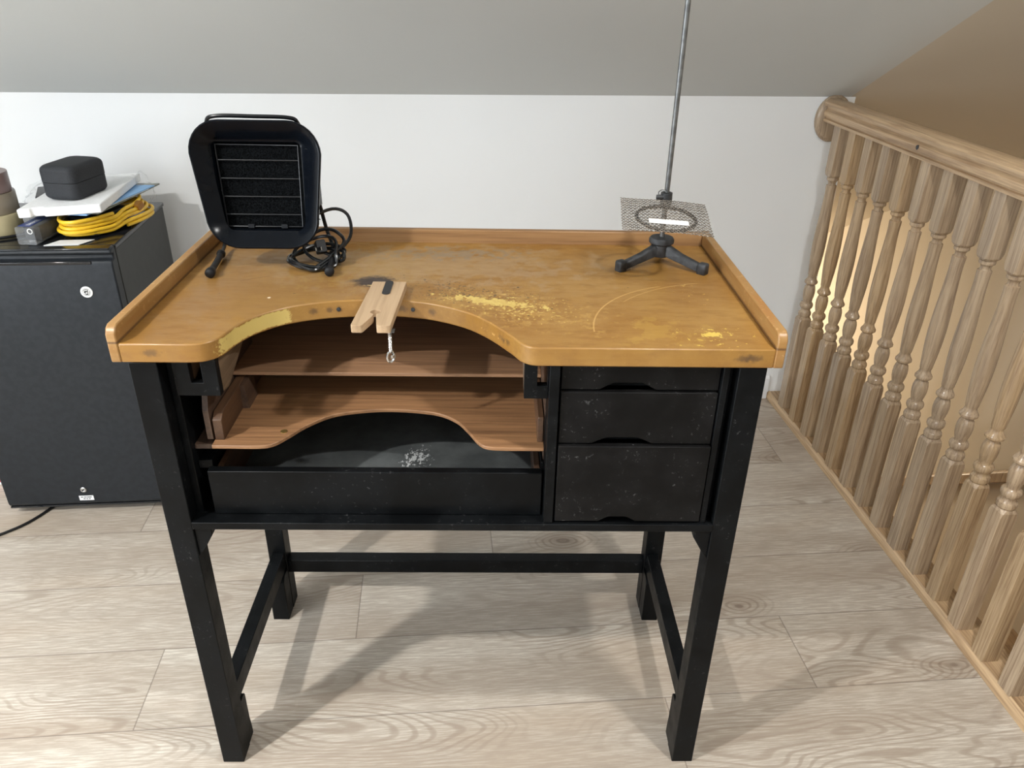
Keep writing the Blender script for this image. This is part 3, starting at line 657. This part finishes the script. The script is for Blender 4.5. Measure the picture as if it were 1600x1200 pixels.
back = [trap(0, -0.006), trap(0.004, -0.012), trap(0.016, -0.022), trap(0.024, -0.040, r=0.045), trap(0.028, -0.075, r=0.045), trap(0.036, -0.082, r=0.045)]
loft(bm, back, False, True)
bmesh.ops.remove_doubles(bm, verts=bm.verts, dist=1e-5)
fin('housing', bm, 'plastic', fan, fb, smooth=True, sharp=40)
bm = BM(); loft(bm, [trap(0.0, -0.0495, **OP), trap(0.0005, -0.041, **OP)], True, True); fin('filter_foam', bm, 'foam', fan, fb)
# grille frame with four bars and two clips
bm = BM()
fr = [face(u, v, -0.034) for u, v in [(-0.0775, 0.178), (-0.0725, 0.036), (0.0625, 0.036), (0.0675, 0.178)]]
tube(bm, fr, 0.0016, 8, True)
for k in range(4):
    v = 0.152 - k*0.0315; hw = 0.0665 + (v-0.037)/0.139*0.005; tube(bm, [face(-hw-.006, v, -0.0345), face(hw-.004, v, -0.0345)], 0.0011, 8)
gr = fin('grille', bm, plain('grille_plastic', (0.011, 0.012, 0.014), 0.35), fan, fb, smooth=True)
for u in (-0.030, 0.030):
    bm = BM(); prism(bm, rrect(0.0055, 0.0035, 0.001, 2), 0, 0.006, 'z'); mt = Matrix((Uu, Vv, Ww)).transposed().to_4x4(); mt.translation = face(u, 0.037, -0.036); xf(bm, mt); fin('clip', bm, 'plastic_m', gr, fb)
bm = BM()
for k in range(4):
    v = 0.075 + k*0.032
    bm_p = [face(0.092, v+0.004, 0.0)]
# cast side ribs on the right of the funnel
for k in range(5):
    bm = BM(); v = 0.055 + k*0.029; tube(bm, [face(0.083, v+.002, -0.0215), face(0.092, v-.001, -0.0165), face(0.100, v-.003, -0.0085)], 0.0009, 6)
    fin('rib', bm, 'plastic_m', fan, fb, smooth=True)
bm = BM(); box(bm, -0.01, 0.01, -0.03, 0.03, 0, 0.004); mt = Matrix((Ww, Vv, -Uu)).transposed().to_4x4(); mt.translation = face(0.099, 0.105, -0.035); xf(bm, mt); fin('switch_plate', bm, 'plastic_m', fan, fb, bevel=.001)
# bent wire stand, an upside down U with two feet lying on the top
path = cr([(-0.4385, 0.276, 0.9475), (-0.444, 0.330, 0.9490), (-0.451, 0.385, 0.9500), (-0.4545, 0.415, 0.956), (-0.454, 0.432, 0.985), (-0.452, 0.425, 1.06), (-0.450, 0.407, 1.150), (-0.447, 0.399, 1.182), (-0.430, 0.395, 1.1945),
           (-0.36, 0.395, 1.195), (-0.300, 0.395, 1.1935), (-0.286, 0.398, 1.184), (-0.281, 0.405, 1.155), (-0.272, 0.425, 1.06), (-0.262, 0.434, 0.985), (-0.250, 0.420, 0.956), (-0.243, 0.390, 0.950), (-0.236, 0.335, 0.949), (-0.2315, 0.290, 0.9475)], 8)
bm = BM(); tube(bm, path, 0.0036, 10); fin('wire_stand', bm, 'wire', fan, fb, smooth=True)
for pts in ([(-0.4375, 0.268, 0.9485), (-0.444, 0.330, 0.9490), (-0.4500, 0.378, 0.9500)], [(-0.2305, 0.283, 0.9485), (-0.236, 0.335, 0.949), (-0.2420, 0.383, 0.950)]):
    P_ = cr(pts, 12); n = len(P_); rad = []
    for i in range(n):
        f_ = i/(n-1)
        rad.append(0.0062 if f_ < 0.04 else 0.0088 if f_ < 0.13 else 0.0078 if f_ < 0.2 else 0.0056 if f_ < 0.84 else 0.0080 if f_ < 0.97 else 0.0065)
    bm = BM(); tube(bm, P_, 0.006, 14, rad=rad); bmesh.ops.translate(bm, verts=bm.verts, vec=(0, 0, 0.0))
    fin('rubber_foot', bm, 'rubber', fan, fb, smooth=True, sharp=60)
# coiled mains lead bundled under the housing
bm = BM(); rs = random.Random(4)
def loop(cx, cy, cz, a, b, tilt, rot, z_amp=0.004, n=26, start=0):
    out = []
    for i in range(n):
        t_ = 2*PI*i/n + start
        p = Vector((a*math.cos(t_), b*math.sin(t_)*math.cos(tilt), b*math.sin(t_)*math.sin(tilt) + z_amp*math.sin(2*t_)))
        p = Matrix.Rotation(rot, 3, 'Z') @ p; out.append(Vector((cx, cy, cz)) + p)
    return out
path = []
specs = [(-0.272, 0.350, 0.950, 0.046, 0.040, 0.15, 0.1), (-0.262, 0.352, 0.954, 0.050, 0.036, 0.30, 0.5), (-0.270, 0.360, 0.960, 0.043, 0.040, 0.55, -0.4), (-0.256, 0.372, 0.968, 0.036, 0.034, 0.8, 0.2), (-0.266, 0.352, 0.952, 0.052, 0.044, 0.1, -0.2)]
for q in specs: path += loop(*q, start=rs.random()*0.3)[:-2]
tp = [p if p.z > H+0.0042 else Vector((p.x, p.y, H+0.0042)) for p in path]
tp = [tp[i] for i in range(0, len(tp), 3)]
tp = [Vector((-0.30, 0.392, 1.0)), Vector((-0.30, 0.40, 0.965))] + tp + [Vector((-0.228, 0.40, 0.955)), Vector((-0.214, 0.43, 0.975)), Vector((-0.222, 0.450, 1.006)), Vector((-0.250, 0.445, 1.018)), Vector((-0.29, 0.40, 1.01))]
pp = cr(tp, 5); pp = [p if p.z > H+0.0036 else Vector((p.x, p.y, H+0.0036)) for p in pp]
tube(bm, pp, 0.0033, 8); cord = fin('power_cord', bm, plain('black_glossy_cord', (0.008, 0.009, 0.010), 0.22), fan, fb, smooth=True)
bm = BM(); prism(bm, rrect(0.009, 0.012, 0.003, 3), 0, 0.016, 'z'); xf(bm, Matrix.Translation((-0.262, 0.365, 0.966)) @ Matrix.Rotation(0.5, 4, 'Z') @ Matrix.Rotation(1.0, 4, 'X')); fin('plug', bm, 'rubber', cord, fb, bevel=.001)
for dx in (-0.005, 0.005):
    bm = BM(); box(bm, dx-0.0008, dx+0.0008, -0.003, 0.003, 0.016, 0.033); xf(bm, Matrix.Translation((-0.272, 0.362, 0.966)) @ Matrix.Rotation(0.5, 4, 'Z') @ Matrix.Rotation(1.3, 4, 'X')); fin('plug_pin', bm, 'chrome', cord, fb)

# ------------------------------------------------------------------ soldering tripod
rb = (0.380, 0.388, H)
tri = thing('soldering_tripod', 'dark cast iron tripod with a tall thin steel rod on the bench right corner', 'tripod stand', rb, True)
cx, cy = rb[0], rb[1]
bm = BM(); tube(bm, [(cx, cy, 0.953), (cx, cy, 1.47)], 0.0047, 14); fin('rod', bm, 'steel', tri, rb, smooth=True)
bm = BM(); lathe(bm, [(0.0175, 0.953), (0.0185, 0.955), (0.0185, 0.975), (0.021, 0.977), (0.0235, 0.979), (0.0235, 0.985), (0.021, 0.9885), (0.009, 0.990)], (cx, cy, 0), 28); 
hubo = fin('hub', bm, 'iron', tri, rb, smooth=True, sharp=40)
for (fx, fy) in ((0.2985, 0.336), (0.4485, 0.325), (0.3930, 0.470)):
    d = Vector((fx-cx, fy-cy, 0)); L = d.length; d.normalize(); nrm = Vector((-d.y, d.x, 0)); rings = []
    def sec(s, zc, hw, hh):
        c0 = Vector((cx, cy, 0)) + d*s
        return [c0 + nrm*a*hw + Vector((0, 0, zc + b*hh)) for a, b in ((1, -1), (1, .55), (.55, 1), (-.55, 1), (-1, .55), (-1, -1))]
    bm = BM(); loft(bm, [sec(0.012, 0.967, 0.0078, 0.0115), sec(L*0.5, 0.9575, 0.0072, 0.0085), sec(L-0.008, 0.9495, 0.0072, 0.0075)], True, True)
    prism(bm, rrect(0.0085, 0.0085, 0.003, 4, 0, 0), 0, 0.0185, 'z') if False else None
    lg = fin('leg', bm, 'iron', tri, rb, bevel=0.0012)
    bm = BM(); loft(bm, [[(Vector((fx, fy, 0)) + d*x*k + nrm*y*k + Vector((0, 0, z))) for x, y in rrect(0.0088, 0.0085, 0.003, 4)] for z, k in ((H, 0.92), (H+.001, 1), (H+.016, 1), (H+.0195, 0.9), (H+.0205, 0.7))], True, True)
    fin('foot', bm, 'iron', lg, rb, smooth=True, sharp=50)
# sliding ring holder
zc = 1.062; tl = math.radians(-7)
hold = thing('ring_holder', 'black iron ring with a screw collar sliding on the tripod rod under the mesh', 'ring clamp', (cx, cy, zc-0.012), True)
hb = (cx, cy, zc-0.012)
bm = BM(); lathe(bm, [(0.0056, zc-0.012), (0.0105, zc-0.011), (0.0110, zc), (0.0105, zc+0.011), (0.0056, zc+0.012)], (cx, cy, 0), 20, cap=False)
tube(bm, [(cx-0.006, cy-0.004, zc+.003), (cx-0.019, cy-0.004, zc+.003)], 0.0048, 12); fin('collar', bm, 'iron', hold, hb, smooth=True)
bm = BM(); tube(bm, cr([(cx-0.014, cy-0.006, zc+.004), (cx-0.016, cy-0.004, zc+0.012), (cx-0.010, cy-0.004, zc+0.0165), (cx-0.004, cy-0.008, zc+0.0150)], 6), 0.0011, 8); fin('thumb_wire', bm, 'steel', hold, hb, smooth=True)
MR = Matrix.Translation((cx-0.017, 0.293, 1.0515)) @ Matrix.Rotation(math.radians(7.2), 4, 'X') @ Matrix.Rotation(math.radians(2), 4, 'Y') @ Matrix.Rotation(math.radians(-6), 4, 'Z')
bm = BM(); ringp = [MR @ Vector((0.052*math.cos(2*PI*i/48), 0.052*math.sin(2*PI*i/48), 0)) for i in range(48)]
tube(bm, ringp, 0.0032, 8, True); tube(bm, [MR @ Vector((0.005, 0.052, 0)), (cx, cy-0.010, zc-.004)], 0.0042, 10); fin('ring', bm, 'iron', hold, hb, smooth=True)
# wire mesh heating screen: hexagonal expanded mesh
gb = MR @ Vector((0, 0, 0.0036))
msh = thing('wire_mesh_screen', 'square nickel honeycomb wire mesh lying on the ring of the tripod', 'wire mesh', tuple(gb), True)
bm = BM(); NXc, NYc = 22, 22; hwid, hlen = 0.0765, 0.0700
MS = MR @ Matrix.Translation((-0.002, 0.0, 0.0045))
def strand(pts, r=0.00090, n=4): tube(bm, [MS @ Vector(p) for p in pts], r, n, cap=False)
px_ = 2*hwid/NXc; nrow = 24; py_ = 2*hlen/nrow
for j in range(nrow+1):              # zig-zag wires side by side form the honeycomb
    y = -hlen + j*py_; pts = []
    for i in range(NXc*2+1):
        x = -hwid + i*px_/2; s_ = 1 if (i + j) % 2 == 0 else -1
        sag = 0.0012*math.sin(x*40+1) + 0.0009*math.sin(y*55)
        pts.append((x, y + s_*py_*0.42, sag + 0.00045*(1 if i % 2 else -1)))
    strand(pts)
fin('honeycomb', bm, 'mesh', msh, tuple(gb), smooth=True)
bm = BM()
o = thing('ceramic_strip', 'small white ceramic strip lying on the wire mesh screen', 'strip', tuple(MS @ Vector((0.002, -0.034, 0.002))), True)
box(bm, -0.034, 0.034, -0.0085, 0.0085, 0, 0.0016, None); xf(bm, MS @ Matrix.Translation((0.003, -0.034, 0.0029)) @ Matrix.Rotation(0.02, 4, 'Z'))
fin('strip', bm, 'ceramic', o, tuple(MS @ Vector((0.002, -0.034, 0.002))), bevel=.0004)

# ------------------------------------------------------------------ MINI FRIDGE (room frame)
FX0, FX1, FY0, FY1, FH = -1.270, -0.826, 0.895, 1.335, 0.800
qb = ((FX0+FX1)/2, (FY0+FY1)/2, 0)
fr_ = thing('mini_fridge', 'small black fridge standing on the floor left of the bench', 'fridge', qb)
def fp(name, bm, mat, parent=fr_, **kw): return fin(name, bm, mat, parent, qb, **kw)
bm = BM(); box(bm, FX0+.003, FX1-.003, FY0+0.045, FY1, 0.012, FH-0.012); fp('cabinet', bm, 'fridge_side', bevel=.003)
bm = BM(); box(bm, FX0, FX1, FY0+0.040, FY1+.003, FH-0.012, FH); fp('top_panel', bm, 'fridge_gloss', bevel=.003)
bm = BM()
prism(bm, [(FY0+.010, 0.03), (FY0+.002, 0.036), (FY0, 0.045), (FY0, FH-0.040), (FY0+.003, FH-.030), (FY0+.018, FH-.028), (FY0+.020, FH-.016), (FY0+.004, FH-.012), (FY0+.006, FH-.004), (FY0+.016, FH), (FY0+.036, FH), (FY0+.036, 0.03)], FX0, FX1, 'x')
door = fp('door', bm, 'fridge', bevel=.004, seg=3)
bm = BM(); prism(bm, [(FY0+.0365, FH-.004), (FY0+.008, FH-.004), (FY0+.008, FH+.0005), (FY0+.0365, FH+.0015)], FX0+.004, FX1-.004, 'x'); fp('door_cap', bm, 'fridge_gloss', door, bevel=.002)
bm = BM(); box(bm, FX0+.03, FX1-.05, FY0-.0012, FY0+.012, FH-.0385, FH-.030); fp('handle_lip', bm, 'fridge_gloss', door, bevel=.002)
bm = BM(); box(bm, FX0+.006, FX1-.006, FY0+.036, FY0+.045, 0.03, FH-.014); fp('gasket', bm, 'rubber')
bm = BM(); box(bm, FX0+.002, FX1-.002, FY0+.004, FY0+.030, 0.026, 0.031); fp('door_bottom_edge', bm, 'fridge_gloss', door)
for (x, y) in ((FX0+.04, FY0+.09), (FX1-.04, FY0+.09), (FX0+.04, FY1-.04), (FX1-.04, FY1-.04)):
    bm = BM(); lathe(bm, [(0.014, 0), (0.014, 0.0125)], (x, y, 0), 16); fp('foot', bm, 'rubber', smooth=True)
# round maker's badge, lock and sticker
bx, bz = -0.904, 0.690
bm = BM(); lathe(bm, [(0.0145, FY0+.0005), (0.0150, FY0-.001), (0.0146, FY0-.0022), (0.0100, FY0-.0024)], (bx, 0, bz), 32, 'y'); bd = fp('badge', bm, 'white', door, smooth=True)
bm = BM(); lathe(bm, [(0.0098, FY0-.0023), (0.0098, FY0-.0028)], (bx, 0, bz), 28, 'y'); fp('badge_disc', bm, 'iron', bd)
bm = text_bm('GE', 0.0150, 0.25, 0.0005); xf(bm, Matrix.Translation((bx, FY0-.0030, bz)) @ Matrix.Rotation(PI/2, 4, 'X')); fp('monogram', bm, 'white', bd)
bm = BM(); tube(bm, [(bx + 0.0083*math.cos(2*PI*i/28), FY0-.0029, bz + 0.0083*math.sin(2*PI*i/28)) for i in range(28)], 0.0006, 6, True); fp('badge_ring', bm, 'white', bd, smooth=True)
lx, lz = -1.052, 0.085
bm = BM(); lathe(bm, [(0.0085, FY0+.0005), (0.0088, FY0-.002), (0.0070, FY0-.0035), (0.0045, FY0-.0035), (0.0042, FY0-.0015)], (lx, 0, lz), 24, 'y'); lk = fp('lock', bm, 'chrome', door, smooth=True)
bm = BM(); box(bm, lx-.001, lx+.001, FY0-.0042, FY0-.0012, lz-.002, lz+.002); fp('keyhole', bm, 'rubber', lk)
bm = BM(); box(bm, -1.070, -1.030, FY0-.0006, FY0-.0001, 0.048, 0.064); sk = fp('sticker', bm, 'paper', door)
for dz, segs in ((0.0590, ((-.015, -.009), (-.007, .001), (.002, .015))), (0.0530, ((-.009, -.003), (-.001, .004), (.006, .011)))):
    for a_, b_ in segs:
        bm = BM(); box(bm, -1.050+a_, -1.050+b_, FY0-.0009, FY0-.0006, dz-.0013, dz+.0013); fp('print', bm, 'iron', sk)

# ---- things on the fridge
FT = FH + 0.0016
def vcyl(bm, prof, c, tilt=None):
    lathe(bm, prof, (0, 0, 0), 40); xf(bm, Matrix.Translation(c) @ (tilt or Matrix.Identity(4)))
tz = FT; tx, ty = -1.150, 1.045
for k, (mt_, rr, hh, dx, dy, lab) in enumerate((('tan', 0.058, 0.053, 0, 0, 'tan masking tape roll at the bottom of the stack on the fridge'), ('taupe', 0.056, 0.051, 0.000, 0.006, 'taupe tape roll in the middle of the stack on the fridge'), ('mauve', 0.054, 0.049, -0.003, 0.004, 'mauve-brown tape roll on top of the stack on the fridge'))):
    base = (tx+dx, ty+dy, tz)
    t = thing('tape_roll', lab, 'tape roll', base, group='stack of tape rolls')
    bm = BM(); loft(bm, [[(r_*math.cos(2*PI*i/40), r_*math.sin(2*PI*i/40), z) for i in range(40)] for r_, z in ((rr-.001, 0), (rr, .002), (rr, hh-.002), (rr-.001, hh), (rr-.016, hh), (rr-.0165, 0))], close=True); fin('tape', bm, mt_, t, smooth=True)
    bm = BM(); loft(bm, [[(r_*math.cos(2*PI*i/40), r_*math.sin(2*PI*i/40), z) for i in range(40)] for r_, z in ((rr-.0168, 0), (rr-.0168, hh+.0003), (rr-.019, hh+.0003), (rr-.019, 0))], close=True); fin('core', bm, 'core', t, smooth=True)
    tz += hh + .0006
# clear retail box with a navy label
cbx = thing('clear_plastic_box', 'small clear plastic box with a navy label at the front of the fridge top', 'box', (-1.022, 0.995, FT))
Rb = Matrix.Rotation(math.radians(-8), 4, 'Z')
bm = BM(); prism(bm, rrect(0.0235, 0.022, 0.004, 3, 0, 0.0235), -0.065, 0.065, 'y'); xf(bm, Rb); fin('shell', bm, 'film', cbx, smooth=True)
bm = BM(); prism(bm, rrect(0.0205, 0.0185, 0.004, 3, 0, 0.0225), -0.036, 0.060, 'y'); xf(bm, Rb); fin('contents', bm, 'plastic_m', cbx, smooth=True)
bm = BM(); box(bm, -0.019, 0.012, -0.058, 0.045, 0.0458, 0.0466); xf(bm, Rb); lb = fin('label', bm, 'navy', cbx)
bm = text_bm('DREMEL', 0.014, ext=.0001); xf(bm, Rb @ Matrix.Translation((0.001, -0.024, 0.0468)) @ Matrix.Rotation(PI/2, 4, 'Z')); fin('lettering', bm, 'paper', lb)
bm = BM(); tube(bm, [(0.014 + 0.006*math.cos(2*PI*i/20), -0.0655, 0.036 + 0.006*math.sin(2*PI*i/20)) for i in range(20)], 0.0012, 6, True); xf(bm, Rb); fin('ring_closure', bm, 'white', cbx, smooth=True)
# white card
bm = BM(); box(bm, -0.040, 0.040, -0.021, 0.021, 0, 0.0012); xf(bm, Matrix.Rotation(0.05, 4, 'Z'))
for v_ in bm.verts: v_.co.x += v_.co.y*0.6
o = fin('paper_card', bm, 'paper', loc=(-0.940, 0.948, FT)); tag(o, 'small white card lying flat at the fridge top front edge, under the yellow cord', 'card')
# coiled yellow extension cord
yb = (-0.905, 1.10, FT)
yc = thing('yellow_cord', 'coiled yellow extension cord under the white foam slab on the fridge', 'extension cord', yb)
bm = BM(); path = []
for k in range(5):
    a, b = 0.066 + 0.004*(k % 2), 0.132 + 0.006*((k*2) % 3)
    for i in range(20):
        t_ = 2*PI*i/20
        x, y = a*math.cos(t_) - 0.004*k, b*math.sin(t_)
        z = 0.010 + 0.0093*k + 0.001*math.sin(3*t_+k)
        rot = math.radians(-22 + 4*(k-2)); path.append(Vector((yb[0] + x*math.cos(rot) - y*math.sin(rot) + 0.012, yb[1] + x*math.sin(rot) + y*math.cos(rot), FT + z)))
tube(bm, cr(path, 4), 0.0048, 10); fin('cable', bm, 'yellow', yc, yb, smooth=True)
bm = BM(); prism(bm, rrect(0.010, 0.009, 0.003, 3), 0, 0.026, 'z'); xf(bm, Matrix.Translation((-0.822, 1.150, FT+0.046)) @ Matrix.Rotation(math.radians(-20), 4, 'Z') @ Matrix.Rotation(math.radians(110), 4, 'X')); pg = fin('plug', bm, 'brass', yc, yb, bevel=.002)
# black cord mount / charger between
bm = BM(); prism(bm, rrect(0.040, 0.070, 0.012, 4, 0, 0), 0, 0.047, 'z'); o = fin('black_pouch', bm, 'plastic_m', bevel=.004, loc=(-0.905, 1.07, FT)); o.rotation_euler = (0, 0, -0.35); tag(o, 'black zip pouch lying inside the coil of yellow cord', 'pouch')
# grey catalogue, blue envelope under the foam
SLB = Matrix.Rotation(math.radians(-3), 4, 'Z')
bm = BM(); box(bm, -0.092, 0.092, -0.155, 0.150, 0, 0.004); o = fin('catalogue', bm, 'greypaper', bevel=.0005, loc=(-0.935, 1.175, FT+0.0535)); o.rotation_euler = (math.radians(0.4), math.radians(-2.4), math.radians(-12)); tag(o, 'grey-green printed catalogue sticking out below the blue envelope', 'catalogue')
bm = BM(); box(bm, -0.088, 0.088, -0.150, 0.150, 0, 0.0016); box(bm, -0.086, 0.0875, -0.149, 0.149, 0.0016, 0.0030); en = fin('blue_envelope', bm, 'blue', bevel=.0003, loc=(-0.938, 1.138, FT+0.0597)); en.rotation_euler = (math.radians(0.4), math.radians(-2.4), math.radians(-15)); tag(en, 'light blue paper envelope sticking out under the white foam slab', 'envelope')
bm = BM(); box(bm, -0.07, 0.088, -0.11, 0.12, -0.0012, -0.0002); fin('flap', bm, 'paper', en)
# white foam slab
sb = (-0.955, 1.12, FT+0.067)
bm = BM()
outl = [(-0.095, -0.162), (-0.066, -0.160), (-0.063, -0.150), (-0.036, -0.149), (-0.034, -0.158), (0.100, -0.146), (0.088, 0.195), (-0.098, 0.180)]
prism(bm, outl, 0, 0.0225, 'z'); slab = fin('foam_slab', bm, 'styro', bevel=.003, loc=(sb[0], sb[1], sb[2]-.003)); slab.rotation_euler = (0, math.radians(-2.6), 0)
tag(slab, 'white foam packing slab lying on the clutter on top of the fridge', 'foam slab')
# black two-part hard case
kb = (-0.950, 1.085, sb[2]+0.0205)
case = thing('black_case', 'small black rounded hard case sitting on the white foam slab', 'case', kb)
Rk = Matrix.Rotation(math.radians(-14), 4, 'Z')
def rbox(hw, hd, z0, z1, r, top):
    bm = BM(); n = 6; rings = []
    seq = [(0, r*0.0)] 
    zs = []
    for i in range(7):
        a = PI/2*i/6
        zs.append((r*(1-math.sin(a)), r*(1-math.cos(a))))
    prof = [(ins, z) for ins, z in [(r*(1-math.sin(PI/2*i/6)), r*(1-math.cos(PI/2*i/6))) for i in range(7)]]
    if top: prof = [(ins, z1 - z) for ins, z in prof]; prof = [(0, z0)] + prof[::-1]
    else: prof = [(ins, z0 + z) for ins, z in prof] + [(0, z1)]
    for ins, z in prof: rings.append([(x, y, z) for x, y in rrect(hw-ins, hd-ins, 0.021, 6)])
    loft(bm, rings, True, True); return bm
bm = rbox(0.049, 0.070, 0, 0.044, 0.014, False); xf(bm, Rk); fin('base', bm, 'casefoam', case, smooth=True, sharp=50)
bm = rbox(0.0495, 0.0705, 0.0452, 0.086, 0.014, True); xf(bm, Rk); fin('lid', bm, 'casefoam', case, smooth=True, sharp=50)
# dark box behind, in a clear bag
bm = BM(); box(bm, -0.050, 0.050, -0.06, 0.06, 0, 0.052); o = fin('dark_box', bm, plain('charcoal_card', (0.03, 0.03, 0.035), 0.5), bevel=.002, loc=(-1.085, 1.262, FT+.002)); o.rotation_euler = (0, 0, 0.35); tag(o, 'charcoal box wrapped in a clear bag behind the white foam slab', 'box')
def bag(name, loc, s, seed, label):
    bm = BM(); bmesh.ops.create_icosphere(bm, subdivisions=4, radius=1); rn = random.Random(seed)
    from mathutils import noise as mn
    for v_ in bm.verts:
        d = 1 + 0.30*mn.noise(v_.co*2.2 + Vector((seed, 0, 0))) + 0.12*mn.noise(v_.co*7 + Vector((0, seed, 0)))
        v_.co = Vector((v_.co.x*s[0]*d, v_.co.y*s[1]*d, max(-s[2]*0.8, v_.co.z*s[2]*d) + s[2]*0.8))
    o = fin(name, bm, 'film', smooth=True, sharp=180, loc=loc); tag(o, label, 'plastic bag'); return o
bag('plastic_bag', (-1.085, 1.262, FT), (0.082, 0.085, 0.046), 3, 'crumpled clear plastic bag between the tape rolls and the foam slab')
bag('packing_film', (-0.865, 1.288, FT), (0.036, 0.036, 0.052), 8, 'thin clear packing film at the back right of the fridge top')
# thin black cable on the fridge top
bm = BM(); tube(bm, cr([(-1.262, 0.955, FT+.0035), (-1.15, 0.972, FT+.0034), (-1.08, 1.010, FT+.004), (-1.055, 1.06, FT+.0036)], 8), 0.0032, 8)
o = fin('black_cable', bm, 'rubber', smooth=True); tag(o, 'thin black cable lying across the fridge top beside the tape rolls', 'cable')
# floor cord from under the fridge
bm = BM(); tube(bm, cr([(-1.42, 0.72, .0042), (-1.30, 0.782, .0042), (-1.245, 0.820, .0042), (-1.205, 0.862, .0042), (-1.172, 0.925, .0042), (-1.150, 1.0, .0042), (-1.16, 1.15, .0042)], 10), 0.004, 10)
o = fin('floor_cord', bm, 'rubber', smooth=True); tag(o, 'black power cord lying on the floor coming from under the fridge', 'power cord')
# carton at the left edge
t = thing('carton', 'white carton with a crimson stripe on the floor left of the fridge', 'box', (-1.47, 1.20, 0))
bm = BM(); box(bm, -1.62, -1.33, 1.06, 1.34, 0.0, 0.16); fin('box', bm, 'paper', t, (-1.47, 1.20, 0), bevel=.001)
bm = BM(); box(bm, -1.6205, -1.3295, 1.0592, 1.3405, 0.010, 0.030); fin('stripe', bm, 'red', t, (-1.47, 1.20, 0))

# ------------------------------------------------------------------ recessed ceiling lamps (bodies)
for i, (x, y, z, e) in enumerate(POT):
    t = thing('ceiling_downlight', 'round white recessed ceiling downlight behind the camera, ' + ('on the slope, ' if i < 2 else 'on the flat ceiling, ') + ('right' if x > 0 else 'left'), 'ceiling light', (x, y, z), group='recessed downlights')
    bm = BM(); loft(bm, [[(x + r_*math.cos(2*PI*k/32), y + r_*math.sin(2*PI*k/32), z+dz) for k in range(32)] for r_, dz in ((.075, 0.02), (.078, -.004), (.058, -.006), (.056, 0.02))], close=True); fin('trim_ring', bm, 'trimwhite', t, (x, y, z), smooth=True)
    bm = BM(); lathe(bm, [(0.056, 0.004), (0.056, 0.008)], (x, y, z), 32); fin('lens', bm, 'lens', t, (x, y, z))
